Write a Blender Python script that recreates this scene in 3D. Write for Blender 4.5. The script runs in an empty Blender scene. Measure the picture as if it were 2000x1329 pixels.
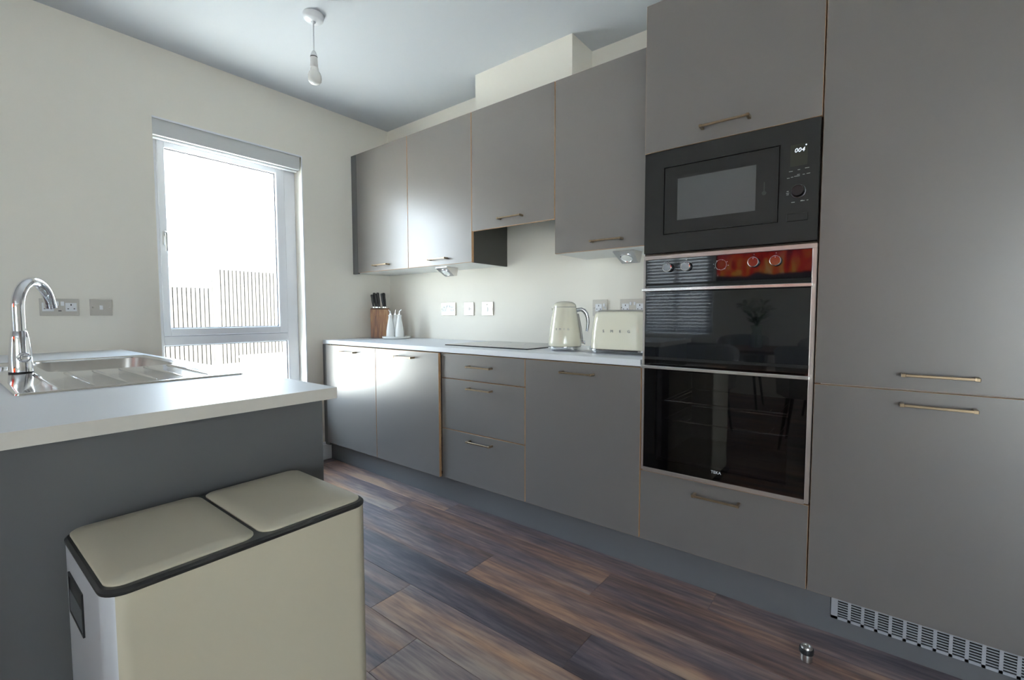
import bpy, bmesh, math, random
from mathutils import Vector, Matrix
random.seed(7)
S = bpy.context.scene
C = S.collection
PI = math.pi

# ------------------------------------------------------------------ camera
cd = bpy.data.cameras.new('camera')
cam = bpy.data.objects.new('camera', cd); C.objects.link(cam)
fw = Vector((0.78503, 0.61687, -0.0566)); rt = Vector((0.61779, -0.78634, -0.0014)); up = Vector((0.04537, 0.03387, 0.9984))
M = Matrix((rt, up, -fw)).transposed().to_4x4(); M.translation = Vector((0, 0, 1.092))
cam.matrix_world = M
cd.sensor_width = 36.0; cd.sensor_fit = 'HORIZONTAL'; cd.lens = 903.27 / 2000 * 36.0
cd.clip_start = 0.02; cd.clip_end = 500
S.camera = cam

# ------------------------------------------------------------------ world, sun, exposure
w = bpy.data.worlds.new('sky'); S.world = w; w.use_nodes = True
nt = w.node_tree; nt.nodes.clear()
out = nt.nodes.new('ShaderNodeOutputWorld'); bg = nt.nodes.new('ShaderNodeBackground')
geo = nt.nodes.new('ShaderNodeTexCoord'); sp = nt.nodes.new('ShaderNodeSeparateXYZ'); rmp = nt.nodes.new('ShaderNodeValToRGB')
nt.links.new(geo.outputs['Generated'], sp.inputs[0]); nt.links.new(sp.outputs['Z'], rmp.inputs[0])
rmp.color_ramp.elements[0].position = 0.0; rmp.color_ramp.elements[0].color = (0.88, 0.935, 1.0, 1)
rmp.color_ramp.elements[1].position = 0.7; rmp.color_ramp.elements[1].color = (0.54, 0.74, 1.0, 1)
nt.links.new(rmp.outputs[0], bg.inputs['Color']); bg.inputs['Strength'].default_value = 12.0
nt.links.new(bg.outputs[0], out.inputs[0])
sl = bpy.data.lights.new('sun', 'SUN'); sl.energy = 92.0; sl.color = (1.0, 0.92, 0.80); sl.angle = math.radians(1.0)
sun = bpy.data.objects.new('sun', sl); C.objects.link(sun)
sun.rotation_euler = Vector((-0.62, 0.10, -0.78)).to_track_quat('-Z', 'Y').to_euler()
S.view_settings.view_transform = 'Standard'; S.view_settings.look = 'None'
S.view_settings.gamma = 1.0; S.view_settings.use_curve_mapping = False
S.view_settings.exposure = 0.60

def portal(loc, direction, sx, sy):
    l = bpy.data.lights.new('window_portal', 'AREA'); l.shape = 'RECTANGLE'; l.size = sx; l.size_y = sy
    l.energy = 1.0
    l.cycles.is_portal = True
    o = bpy.data.objects.new('window_portal', l); C.objects.link(o); o.location = loc
    o.rotation_euler = Vector(direction).to_track_quat('-Z', 'Y').to_euler()
portal((1.273, 3.44, 1.28), (0, -1, 0), 0.84, 1.80)
portal((-3.32, 2.35, 1.40), (1, 0, 0), 1.0, 1.2)
portal((-2.5, -2.78, 1.06), (0, 1, 0), .68, 2.0)
portal((-3.38, -2.0, 1.06), (1, 0, 0), .98, 2.0)


# ------------------------------------------------------------------ materials
def srgb(r, g, b):
    f = lambda c: (c/255)/12.92 if c/255 <= .04045 else ((c/255+.055)/1.055)**2.4
    return (f(r), f(g), f(b), 1)
def mat(name, col, rough=.5, metal=0., spec=.5, ior=1.5, bump=0., bscale=200., vary=0., coat=0., aniso=0.):
    m = bpy.data.materials.new(name); m.use_nodes = True
    n = m.node_tree; b = n.nodes['Principled BSDF']
    if len(col) == 3: col = (*col, 1)
    b.inputs['Base Color'].default_value = col; b.inputs['Roughness'].default_value = rough
    b.inputs['Metallic'].default_value = metal; b.inputs['IOR'].default_value = ior
    b.inputs['Specular IOR Level'].default_value = spec; b.inputs['Coat Weight'].default_value = coat
    b.inputs['Coat Roughness'].default_value = .05
    tc = n.nodes.new('ShaderNodeTexCoord')
    if vary or bump:
        ns = n.nodes.new('ShaderNodeTexNoise'); ns.inputs['Scale'].default_value = bscale; ns.inputs['Detail'].default_value = 4
        n.links.new(tc.outputs['Object'], ns.inputs['Vector'])
        if bump:
            bp = n.nodes.new('ShaderNodeBump'); bp.inputs['Strength'].default_value = bump; bp.inputs['Distance'].default_value = .001
            n.links.new(ns.outputs[0], bp.inputs['Height']); n.links.new(bp.outputs[0], b.inputs['Normal'])
        if vary:
            mx = n.nodes.new('ShaderNodeMix'); mx.data_type = 'RGBA'
            mx.inputs['A'].default_value = tuple(c*(1-vary) for c in col[:3])+(1,); mx.inputs['B'].default_value = tuple(min(1, c*(1+vary)) for c in col[:3])+(1,)
            n.links.new(ns.outputs[0], mx.inputs['Factor']); n.links.new(mx.outputs['Result'], b.inputs['Base Color'])
    return m
def emis(name, col, st):
    m = bpy.data.materials.new(name); m.use_nodes = True; b = m.node_tree.nodes['Principled BSDF']
    b.inputs['Base Color'].default_value = (0, 0, 0, 1); b.inputs['Emission Color'].default_value = (*col, 1); b.inputs['Emission Strength'].default_value = st
    return m
WALL = mat('cream_wall_paint', (.82, .785, .705), .75, spec=.3, bump=.15, bscale=350, vary=.01)
CEIL = mat('white_ceiling_paint', (.645, .67, .70), .85, spec=.2, bump=.12, bscale=300)
WHITE = mat('white_plastic', (.80, .81, .83), .35)
UPVC = mat('white_window_plastic', (.78, .79, .83), .3)
GREY = mat('grey_matt_laminate', (.150, .140, .134), .32, spec=.75, ior=1.55, bump=.05, bscale=900, vary=.03)
GREYSIDE = mat('grey_panel_laminate', (.12, .122, .125), .5, spec=.4, bump=.05, bscale=900, vary=.03)
OAK = mat('oak_edge_banding', (.50, .30, .16), .45, vary=.15, bscale=40)
CARC = mat('white_melamine', (.78, .78, .75), .45)
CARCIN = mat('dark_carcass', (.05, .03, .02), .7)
WT = mat('pale_grey_worktop_laminate', (.72, .735, .76), .42, spec=.5, bump=.05, bscale=500, vary=.03)
WTE = mat('pale_worktop_edge', (.66, .62, .56), .45, vary=.03, bscale=60)
BRASS = mat('antique_brass', (.31, .235, .155), .32, metal=.9, vary=.2, bscale=60)
CHROME = mat('polished_chrome', (.86, .87, .90), .05, metal=1)
STEEL = mat('brushed_stainless_steel', (.62, .61, .60), .28, metal=1, bump=.04, bscale=600)
SINK = mat('satin_sink_steel', (.70, .70, .70), .10, metal=1, bump=.02, bscale=900)
SATIN = mat('satin_nickel_plate', (.60, .57, .52), .42, metal=.55)
BLACKGL = mat('black_glass', (.006, .007, .009), .03, spec=.6, ior=1.6)
BLACKM = mat('black_satin_metal', (.014, .0145, .0145), .42, spec=.35)
BLACKP = mat('black_plastic', (.015, .015, .016), .4)
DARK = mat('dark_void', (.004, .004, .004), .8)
CREAM = mat('cream_gloss_enamel', (.72, .69, .56), .10, coat=.6)
BINC = mat('cream_satin_steel', (.53, .485, .375), .34, bump=.04, bscale=900)
BINS = mat('brushed_silver_steel', (.74, .76, .80), .34, metal=.35)
RUBBER = mat('black_rubber', (.02, .02, .022), .5)
CERAM = mat('white_glazed_ceramic', (.80, .80, .78), .12)
HOLE = mat('socket_holes', (.02, .015, .01), .6)
NEON = mat('red_neon', (.6, .12, .03), .3)
PRINT = mat('grey_print', (.35, .35, .35), .6)
PRINTW = mat('white_print', (.85, .87, .90), .5)
LED = emis('white_led_digits', (.70, .82, 1.0), 1.1)
CONC = mat('pale_patio_slab', (.70, .68, .63), .8, bump=.2, bscale=60, vary=.05)
BRICK = mat('outdoor_render', (.6, .56, .5), .9)
FENCE = mat('pale_fence_timber', (.062, .056, .050), .8, vary=.25, bscale=12)
FDARK = mat('fence_gap_timber', (.010, .008, .007), .9)
FABRIC = mat('light_grey_fabric', (.42, .40, .38), .9, spec=.1, bump=.3, bscale=500)
WALNUT = mat('dark_walnut', (.12, .065, .035), .4, vary=.3, bscale=20)
LEAF = mat('lily_leaf_green', (.07, .16, .04), .5)
PETAL = mat('lily_petal_white', (.78, .80, .66), .5)
BLIND = mat('white_blind_slat', (.75, .76, .78), .5)

def glass_mat(name, tint, ior=1.45, gl=1.0):
    m = bpy.data.materials.new(name); m.use_nodes = True; n = m.node_tree; n.nodes.clear()
    o = n.nodes.new('ShaderNodeOutputMaterial'); mx = n.nodes.new('ShaderNodeMixShader'); tr = n.nodes.new('ShaderNodeBsdfTransparent'); g = n.nodes.new('ShaderNodeBsdfGlossy')
    lw = n.nodes.new('ShaderNodeLayerWeight'); lw.inputs['Blend'].default_value = .5      # 'Facing' = 1 - |N.V|
    pw_ = n.nodes.new('ShaderNodeMath'); pw_.operation = 'POWER'; n.links.new(lw.outputs['Facing'], pw_.inputs[0]); pw_.inputs[1].default_value = 5.0
    f0 = ((ior-1)/(ior+1))**2; fr = n.nodes.new('ShaderNodeMath'); fr.operation = 'MULTIPLY_ADD'; n.links.new(pw_.outputs[0], fr.inputs[0]); fr.inputs[1].default_value = (1-f0)*.8; fr.inputs[2].default_value = f0
    tr.inputs[0].default_value = (*tint, 1); g.inputs['Roughness'].default_value = .02; g.inputs['Color'].default_value = (gl, gl, gl, 1)
    n.links.new(fr.outputs[0], mx.inputs[0]); n.links.new(tr.outputs[0], mx.inputs[1]); n.links.new(g.outputs[0], mx.inputs[2]); n.links.new(mx.outputs[0], o.inputs[0])
    return m
PANE = glass_mat('clear_window_glass', (.96, .98, .97))
VASEG = glass_mat('clear_vase_glass', (.85, .9, .88))
OVENG = glass_mat('smoked_oven_glass', (.52, .50, .50), 1.6)

def wood_mat(name, cols, scale, stretch, rough, rnd=True, spec=.5, tone=False):
    # cols: list of (pos, rgb); grain runs along local Y
    m = bpy.data.materials.new(name); m.use_nodes = True; n = m.node_tree; b = n.nodes['Principled BSDF']; L = n.links.new
    tc = n.nodes.new('ShaderNodeTexCoord'); mp = n.nodes.new('ShaderNodeMapping'); mp.inputs['Scale'].default_value = stretch
    oi = n.nodes.new('ShaderNodeObjectInfo'); mu = n.nodes.new('ShaderNodeVectorMath'); mu.operation = 'SCALE'; mu.inputs['Scale'].default_value = 53.0
    cmb = n.nodes.new('ShaderNodeCombineXYZ'); L(oi.outputs['Random'], cmb.inputs[0]); L(oi.outputs['Random'], cmb.inputs[1]); L(oi.outputs['Random'], cmb.inputs[2])
    L(cmb.outputs[0], mu.inputs[0]); ad = n.nodes.new('ShaderNodeVectorMath'); ad.operation = 'ADD'
    L(tc.outputs['Object'], ad.inputs[0])
    if rnd: L(mu.outputs[0], ad.inputs[1])
    L(ad.outputs[0], mp.inputs['Vector'])
    n1 = n.nodes.new('ShaderNodeTexNoise'); n1.inputs['Scale'].default_value = scale; n1.inputs['Detail'].default_value = 6; n1.inputs['Roughness'].default_value = .62; n1.inputs['Distortion'].default_value = .8
    n2 = n.nodes.new('ShaderNodeTexNoise'); n2.inputs['Scale'].default_value = scale*.28; n2.inputs['Detail'].default_value = 2; n2.inputs['Distortion'].default_value = 1.2
    n3 = n.nodes.new('ShaderNodeTexNoise'); n3.inputs['Scale'].default_value = scale*7; n3.inputs['Detail'].default_value = 3
    for q in (n1, n2, n3): L(mp.outputs[0], q.inputs['Vector'])
    m1 = n.nodes.new('ShaderNodeMath'); m1.operation = 'MULTIPLY_ADD'; L(n2.outputs[0], m1.inputs[0]); m1.inputs[1].default_value = .72
    m0 = n.nodes.new('ShaderNodeMath'); m0.operation = 'MULTIPLY'; L(n1.outputs[0], m0.inputs[0]); m0.inputs[1].default_value = .55; L(m0.outputs[0], m1.inputs[2])
    m2 = n.nodes.new('ShaderNodeMath'); m2.operation = 'MULTIPLY_ADD'; L(n3.outputs[0], m2.inputs[0]); m2.inputs[1].default_value = .45; L(m1.outputs[0], m2.inputs[2])
    m3 = n.nodes.new('ShaderNodeMath'); m3.operation = 'MULTIPLY_ADD'; L(oi.outputs['Random'], m3.inputs[0]); m3.inputs[1].default_value = .05 if rnd else 0; L(m2.outputs[0], m3.inputs[2])
    mr = n.nodes.new('ShaderNodeMapRange'); mr.inputs['From Min'].default_value = .66; mr.inputs['From Max'].default_value = 1.06; L(m3.outputs[0], mr.inputs['Value'])
    cr = n.nodes.new('ShaderNodeValToRGB'); e = cr.color_ramp.elements
    while len(e) < len(cols): e.new(.5)
    for i, (p_, c_) in enumerate(cols): e[i].position = p_; e[i].color = (*c_, 1)
    L(mr.outputs[0], cr.inputs[0])
    if tone:
        n4 = n.nodes.new('ShaderNodeTexNoise'); n4.inputs['Scale'].default_value = scale*.45; n4.inputs['Detail'].default_value = 3; n4.inputs['Distortion'].default_value = 1.5
        of = n.nodes.new('ShaderNodeVectorMath'); of.operation = 'ADD'; of.inputs[1].default_value = (13, 5, 3); L(mp.outputs[0], of.inputs[0]); L(of.outputs[0], n4.inputs['Vector'])
        r4 = n.nodes.new('ShaderNodeMapRange'); r4.inputs['From Min'].default_value = .40; r4.inputs['From Max'].default_value = .62; L(n4.outputs[0], r4.inputs['Value'])
        tn = n.nodes.new('ShaderNodeMix'); tn.data_type = 'RGBA'; tn.blend_type = 'MULTIPLY'; tn.inputs['Factor'].default_value = 1
        tc2 = n.nodes.new('ShaderNodeMix'); tc2.data_type = 'RGBA'; tc2.inputs['A'].default_value = (.82, .93, 1.13, 1); tc2.inputs['B'].default_value = (1.16, .99, .86, 1); L(r4.outputs[0], tc2.inputs['Factor'])
        L(cr.outputs[0], tn.inputs['A']); L(tc2.outputs['Result'], tn.inputs['B']); L(tn.outputs['Result'], b.inputs['Base Color'])
    else: L(cr.outputs[0], b.inputs['Base Color'])
    b.inputs['Roughness'].default_value = rough; b.inputs['Specular IOR Level'].default_value = spec
    bp = n.nodes.new('ShaderNodeBump'); bp.inputs['Strength'].default_value = .12; bp.inputs['Distance'].default_value = .001
    L(n3.outputs[0], bp.inputs['Height']); L(bp.outputs[0], b.inputs['Normal'])
    return m
FLOORM = wood_mat('dark_oak_laminate', [(0.0, (.062, .048, .052)), (.25, (.115, .083, .082)), (.5, (.19, .130, .118)), (.72, (.29, .195, .155)), (1.0, (.43, .30, .21))], 10.0, (1.0, .10, 1.0), .33, spec=.6, tone=True)
BLOCKM = wood_mat('acacia_block_wood', [(0, (.07, .024, .010)), (.4, (.17, .062, .024)), (.7, (.30, .13, .045)), (1, (.46, .25, .10))], 14.0, (1.0, 1.0, .12), .4, rnd=False)

def flame_mat():
    m = bpy.data.materials.new('fireplace_video'); m.use_nodes = True; n = m.node_tree; b = n.nodes['Principled BSDF']; L = n.links.new
    tc = n.nodes.new('ShaderNodeTexCoord'); mp = n.nodes.new('ShaderNodeMapping'); mp.inputs['Scale'].default_value = (1, 3.2, 1.3)
    L(tc.outputs['Object'], mp.inputs['Vector'])
    ns = n.nodes.new('ShaderNodeTexNoise'); ns.inputs['Scale'].default_value = 1.7; ns.inputs['Detail'].default_value = 5; ns.inputs['Distortion'].default_value = 1.6
    L(mp.outputs[0], ns.inputs['Vector'])
    sp = n.nodes.new('ShaderNodeSeparateXYZ'); L(tc.outputs['Object'], sp.inputs[0])
    # hotter low down (local z from -.35 to .35)
    m1 = n.nodes.new('ShaderNodeMapRange'); m1.inputs['From Min'].default_value = -.30; m1.inputs['From Max'].default_value = .45; m1.inputs['To Min'].default_value = .22; m1.inputs['To Max'].default_value = -.16
    L(sp.outputs['Z'], m1.inputs['Value']); ad = n.nodes.new('ShaderNodeMath'); ad.operation = 'ADD'; L(ns.outputs[0], ad.inputs[0]); L(m1.outputs[0], ad.inputs[1])
    cr = n.nodes.new('ShaderNodeValToRGB'); e = cr.color_ramp.elements
    for _ in range(4): e.new(.5)
    for i, (p_, c_) in enumerate([(.36, (.03, .003, .006)), (.48, (.40, .012, .010)), (.60, (1.0, .03, .012)), (.70, (1.0, .20, .02)), (.80, (1.0, .50, .08)), (.90, (.8, .7, 1.0))]):
        e[i].position = p_; e[i].color = (*c_, 1)
    L(ad.outputs[0], cr.inputs[0])
    lg = n.nodes.new('ShaderNodeTexNoise'); lg.inputs['Scale'].default_value = 5; L(tc.outputs['Object'], lg.inputs['Vector'])
    mm = n.nodes.new('ShaderNodeMath'); mm.operation = 'MULTIPLY_ADD'; L(lg.outputs[0], mm.inputs[0]); mm.inputs[1].default_value = -.14; L(sp.outputs['Z'], mm.inputs[2])
    ls = n.nodes.new('ShaderNodeMapRange'); ls.inputs['From Min'].default_value = -.37; ls.inputs['From Max'].default_value = -.34; L(mm.outputs[0], ls.inputs['Value'])
    mx = n.nodes.new('ShaderNodeMix'); mx.data_type = 'RGBA'; L(ls.outputs[0], mx.inputs['Factor']); mx.inputs['A'].default_value = (.02, .012, .015, 1); L(cr.outputs[0], mx.inputs['B'])
    L(mx.outputs['Result'], b.inputs['Emission Color']); b.inputs['Emission Strength'].default_value = 1.0; b.inputs['Base Color'].default_value = (.01, .01, .01, 1); b.inputs['Roughness'].default_value = .1
    return m
FLAME = flame_mat()

# ------------------------------------------------------------------ mesh helpers
def box(bm, x0, x1, y0, y1, z0, z1, mi=0, bev=0., bmi=None, seg=1):
    if x0 > x1: x0, x1 = x1, x0
    if y0 > y1: y0, y1 = y1, y0
    if z0 > z1: z0, z1 = z1, z0
    t = bmesh.new(); r = bmesh.ops.create_cube(t, size=1.0)
    for v in t.verts: v.co = Vector(((x0+x1)/2+v.co.x*(x1-x0), (y0+y1)/2+v.co.y*(y1-y0), (z0+z1)/2+v.co.z*(z1-z0)))
    for f in t.faces: f.material_index = mi
    if bev:
        old = set()
        r = bmesh.ops.bevel(t, geom=list(t.edges), offset=bev, segments=seg, profile=.5, affect='EDGES')
        if bmi is not None:
            for f in r['faces']: f.material_index = bmi
    me = bpy.data.meshes.new('tmp'); t.to_mesh(me); t.free(); bm.from_mesh(me); bpy.data.meshes.remove(me)
def xform(bm, fn, start=0):
    bm.verts.ensure_lookup_table()
    for v in list(bm.verts)[start:]: v.co = fn(v.co)
def rings(bm, rs, cap0=True, cap1=True, mi=0, closed=False):
    """rs: list of rings (lists of Vector, same length)"""
    vs = [[bm.verts.new(p) for p in r] for r in rs]; n = len(rs[0])
    pairs = list(zip(vs, vs[1:])) + ([(vs[-1], vs[0])] if closed else [])
    for a, b in pairs:
        for i in range(n):
            f = bm.faces.new((a[i], a[(i+1) % n], b[(i+1) % n], b[i])); f.material_index = mi
    if not closed:
        if cap0: bm.faces.new(list(reversed(vs[0]))).material_index = mi
        if cap1: bm.faces.new(vs[-1]).material_index = mi
def circ(c, r, n, ax='Z', ry=None):
    c = Vector(c); ry = ry or r; o = []
    for i in range(n):
        a = 2*PI*i/n; u, v = r*math.cos(a), ry*math.sin(a)
        o.append(c + (Vector((u, v, 0)) if ax == 'Z' else Vector((0, u, v)) if ax == 'X' else Vector((v, 0, u))))
    return o
def lathe(bm, c, prof, n=32, ax='Z', mi=0, cap0=True, cap1=True):
    """prof: (radius, height) along axis"""
    c = Vector(c); d = {'Z': Vector((0, 0, 1)), 'X': Vector((1, 0, 0)), 'Y': Vector((0, 1, 0))}[ax]
    rings(bm, [circ(c + d*h, max(r, 1e-4), n, ax) for r, h in prof], cap0, cap1, mi)
def tube(bm, pts, rad, n=12, mi=0, caps=True):
    pts = [Vector(p) for p in pts]; rs = []
    if not isinstance(rad, (list, tuple)): rad = [rad]*len(pts)
    t = (pts[1]-pts[0]).normalized(); u = t.orthogonal().normalized()
    for i, p in enumerate(pts):
        if 0 < i < len(pts)-1: t2 = ((pts[i+1]-p).normalized()+(p-pts[i-1]).normalized()).normalized()
        elif i == 0: t2 = (pts[1]-p).normalized()
        else: t2 = (p-pts[i-1]).normalized()
        u = (u - t2*u.dot(t2)).normalized(); v = t2.cross(u)
        rs.append([p + (u*math.cos(2*PI*k/n)+v*math.sin(2*PI*k/n))*rad[i] for k in range(n)])
    rings(bm, rs, caps, caps, mi)
def rrect(cx, cy, hx, hy, r, z, seg=6):
    o = []
    for sx, sy, a0 in ((1, 1, 0), (-1, 1, 90), (-1, -1, 180), (1, -1, 270)):
        for k in range(seg+1):
            a = math.radians(a0 + 90*k/seg)
            o.append(Vector((cx+sx*(hx-r)+r*math.cos(a), cy+sy*(hy-r)+r*math.sin(a), z)))
    return o
def obj(name, bm, mats, parent=None, smooth=False, angle=40, loc=None):
    me = bpy.data.meshes.new(name)
    bmesh.ops.recalc_face_normals(bm, faces=list(bm.faces))
    if smooth:
        for f in bm.faces: f.smooth = True
        for e in bm.edges:
            if len(e.link_faces) == 2 and e.calc_face_angle(0) > math.radians(angle): e.smooth = False
    bm.to_mesh(me); bm.free()
    for m_ in (mats if isinstance(mats, (list, tuple)) else [mats]): me.materials.append(m_)
    o = bpy.data.objects.new(name, me); C.objects.link(o)
    if loc: o.location = loc
    if parent is not None:
        o.parent = parent
        o.matrix_parent_inverse = world_of(parent).inverted()
    return o
def world_of(o):
    m_ = Matrix.LocRotScale(o.location, o.rotation_euler, o.scale)
    if o.parent: m_ = world_of(o.parent) @ o.matrix_parent_inverse @ m_
    return m_
def thing(name, label, cat, loc=(0, 0, 0), group=None, kind=None):
    o = bpy.data.objects.new(name, None); C.objects.link(o); o.location = loc; o.empty_display_size = .05
    if label: o['label'] = label
    if cat: o['category'] = cat
    if group: o['group'] = group
    if kind: o['kind'] = kind
    return o
def tag(o, label, cat, group=None):
    o['label'] = label; o['category'] = cat
    if group: o['group'] = group
    return o
def struct(o): o['kind'] = 'structure'; return o
def B(*a, **k):
    bm = bmesh.new(); box(bm, *a, **k); return bm
def text(name, s, size, loc, m_, parent, rot, extrude=.0004, shear=0., spacing=1.0, label=None):
    cu = bpy.data.curves.new('t', 'FONT'); cu.body = s; cu.size = size; cu.extrude = extrude; cu.align_x = 'CENTER'; cu.align_y = 'CENTER'; cu.shear = shear; cu.space_character = spacing
    cu.resolution_u = 4
    to = bpy.data.objects.new('t', cu); me = bpy.data.meshes.new_from_object(to); bpy.data.objects.remove(to)
    me.name = name; me.transform(Matrix.Translation(Vector(loc)) @ rot); me.materials.clear(); me.materials.append(m_)
    o = bpy.data.objects.new(name, me); C.objects.link(o)
    o.parent = parent; o.matrix_parent_inverse = world_of(parent).inverted()
    if label: o['label'] = label
    return o
FACE_X = Matrix(((0, 0, -1), (-1, 0, 0), (0, 1, 0))).to_4x4()    # reads left to right on a face that looks to -x
FACE_Y = Matrix(((1, 0, 0), (0, 0, -1), (0, 1, 0))).to_4x4()     # on a face that looks to -y

# ------------------------------------------------------------------ dimensions
D, DW, DB, YW, ZC = 1.830, 2.093, 2.440, 3.223, 2.594
Y = [.156+.6*k for k in range(6)]
XM, YM = -3.25, -2.65         # the far sides of the room behind the camera
ZT = 2.306; ZWT, ZWB = .9015, .873
WX0, WX1, WZ0, WZ1 = .842, 1.705, .38, 2.20

# ------------------------------------------------------------------ room shell
fl = struct(obj('floor', B(XM, DB, YM, YW, -.15, -.009), CARCIN))
def plank(name, x0, y0, ln, wd=.1888):
    g = .0005; bm = bmesh.new(); box(bm, g, wd-g, g, ln-g, -.0085, 0)
    bm2 = bmesh.new()
    t = bmesh.ops.bevel(bm, geom=[e for e in bm.edges if min(v.co.z for v in e.verts) > -.001], offset=.0006, segments=1, affect='EDGES')
    o = obj(name, bm, FLOORM, fl, loc=(x0, y0, 0)); return o
rowx = 1.741 - .19*26
random.seed(11)
known = {22: .725, 23: 1.324, 24: .839, 25: .451, 21: 1.44, 26: 1.0}
row = 0; cache = {}
while rowx < DB-.02:
    wd = min(.1895, DB-rowx)
    j = round((rowx-1.741)/.19)+25 if False else None
    k = round((rowx-.981)/.19)          # 0: .98, 1: 1.17, 2: 1.36, 3: 1.55, 4: 1.74
    a = {0: 1.442, 1: .725, 2: 1.325, 3: .839, 4: .451, -1: 1.18}.get(k, random.uniform(0, 1.285))
    y = a - 1.285*math.ceil((a-YM)/1.285)
    if k == 4: cuts = [.451-1.285*2, .451-1.285, .451, 1.85, 1.85+1.285]
    elif k == 3: cuts = [.839-1.285*3+.04, .839-1.285*2, .839-1.285, .839, 2.083]
    else:
        cuts = []; yy = y
        while yy < YW: cuts.append(yy); yy += 1.285
    cuts = [c for c in cuts if YM < c < YW]; cuts = [YM]+cuts+[YW]
    if rowx >= XM-.05:
        x_ = max(rowx, XM); w_ = min(rowx+.1895, DB)-x_
        for p0, p1 in zip(cuts, cuts[1:]):
            if p1-p0 > .03 and w_ > .02: plank('plank', x_, p0, p1-p0, w_)
    rowx += .19
struct(obj('ceiling', B(XM-.3, DB+.3, YM-.3, YW+.3, ZC, ZC+.3), CEIL))
struct(obj('wall_right', B(DB, DB+.3, YM-.3, YW+.3, -.15, ZC), WALL))
def wall_hole(name, axis, a0, a1, p0, p1, holes, m_=WALL):
    """axis 'Y': wall spans x a0..a1, thickness y p0..p1; holes: (u0,u1,z0,z1)"""
    bm = bmesh.new(); us = sorted({a0, a1}|{h[0] for h in holes}|{h[1] for h in holes}); zs = sorted({-.15, ZC}|{h[2] for h in holes}|{h[3] for h in holes})
    for u0, u1 in zip(us, us[1:]):
        run = None
        for z0, z1 in zip(zs, zs[1:]):
            if any(h[0] <= (u0+u1)/2 <= h[1] and h[2] <= (z0+z1)/2 <= h[3] for h in holes): continue
            if axis == 'Y': box(bm, u0, u1, p0, p1, z0, z1)
            else: box(bm, p0, p1, u0, u1, z0, z1)
    bmesh.ops.remove_doubles(bm, verts=list(bm.verts), dist=1e-5)
    # drop doubled inner faces
    seen = {}
    for f in list(bm.faces):
        k = tuple(sorted(v.index for v in f.verts)); seen.setdefault(k, []).append(f)
    bm.verts.index_update(); seen = {}
    for f in bm.faces: seen.setdefault(tuple(sorted(v.index for v in f.verts)), []).append(f)
    dead = [f for l in seen.values() if len(l) > 1 for f in l]
    bmesh.ops.delete(bm, geom=dead, context='FACES')
    return struct(obj(name, bm, m_))
wall_hole('wall_left', 'Y', XM-.3, DB, YW, YW+.20, [(WX0, WX1, WZ0, WZ1)])
wall_hole('wall_front', 'X', YM-.3, YW, XM-.3, XM, [(1.85, 2.85, .80, 2.0), (-2.55, -1.45, 0.0, 2.12)])
wall_hole('wall_back', 'Y', XM, DB, YM-.3, YM, [(-2.9, -2.1, 0.0, 2.12)])
struct(obj('wall_boxing', B(2.219, DB, 1.33, 2.035, ZT+.001, ZC), WALL))
bm = bmesh.new(); box(bm, .70, 1.875, YW-.016, YW, 0, .118, bev=.004)
box(bm, .70, 1.875, YW-.010, YW, .116, .135, bev=.003); struct(obj('baseboard_left', bm, WHITE))

# window 1 (the one in view)
def window(name, x0, x1, z0, z1, yf, yb, parts):
    t = thing(name, None, None, ((x0+x1)/2, yf, z0), kind='structure'); return t
win = thing('window_1', None, None, ((WX0+WX1)/2, 3.335, WZ0), kind='structure')
yf = 3.335
bm = bmesh.new()
fx0, fx1, fz0, fz1 = WX0, WX1, WZ0+.02, WZ1
box(bm, fx0, fx0+.045, yf, yf+.07, fz0, fz1, bev=.004); box(bm, fx1-.080, fx1, yf, yf+.07, fz0, fz1, bev=.004)
box(bm, fx0+.043, fx1-.078, yf, yf+.07, fz1-.09, fz1, bev=.004); box(bm, fx0+.043, fx1-.078, yf, yf+.07, fz0, fz0+.07, bev=.004)
box(bm, fx0+.043, fx1-.078, yf, yf+.07, .900, .960, bev=.004)
obj('window_frame', bm, UPVC, win)
bm = bmesh.new(); sx0, sx1, sz0, sz1 = .884, 1.626, .961, 2.112; ys = yf-.010; SW = .038
box(bm, sx0, sx0+SW, ys, ys+.06, sz0, sz1, bev=.004); box(bm, sx1-SW-.022, sx1, ys, ys+.06, sz0, sz1, bev=.004)
box(bm, sx0+SW-.002, sx1-SW-.02, ys, ys+.06, sz1-SW, sz1, bev=.004); box(bm, sx0+SW-.002, sx1-SW-.02, ys, ys+.06, sz0, sz0+.046, bev=.004)
sash = obj('window_sash', bm, UPVC, win)
bm = bmesh.new(); gx0, gx1, gz0, gz1 = sx0+SW, sx1-SW-.022, sz0+.046, sz1-SW
yy = ys+.02
for a in ((gx0, gx0+.004, gz0, gz1), (gx1-.005, gx1, gz0, gz1), (gx0, gx1, gz1-.005, gz1), (gx0, gx1, gz0, gz0+.004)):
    box(bm, a[0], a[1], yy, yy+.012, a[2], a[3])
obj('glazing_gasket', bm, mat('grey_gasket', (.12, .12, .13), .6), sash)
obj('pane', B(gx0, gx1, ys+.026, ys+.030, gz0, gz1), PANE, sash)
obj('pane', B(fx0+.045, fx1-.08, yf+.03, yf+.034, fz0+.07, .900), PANE, win)
bm = bmesh.new(); box(bm, fx1-.086, fx1-.080, yf+.012, yf+.03, fz0+.07, .900); box(bm, fx0+.045, fx1-.08, yf+.012, yf+.03, .896, .9)
obj('glazing_gasket', bm, mat('grey_gasket_low', (.12, .12, .13), .6), win)
bm = bmesh.new(); box(bm, .895, .917, ys-.010, ys, 1.50, 1.585, bev=.004); box(bm, .900, .914, ys-.034, ys-.008, 1.555, 1.575, bev=.004); box(bm, .899, .915, ys-.038, ys-.028, 1.46, 1.578, bev=.005)
obj('window_handle', bm, STEEL, sash, label if False else None)
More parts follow.
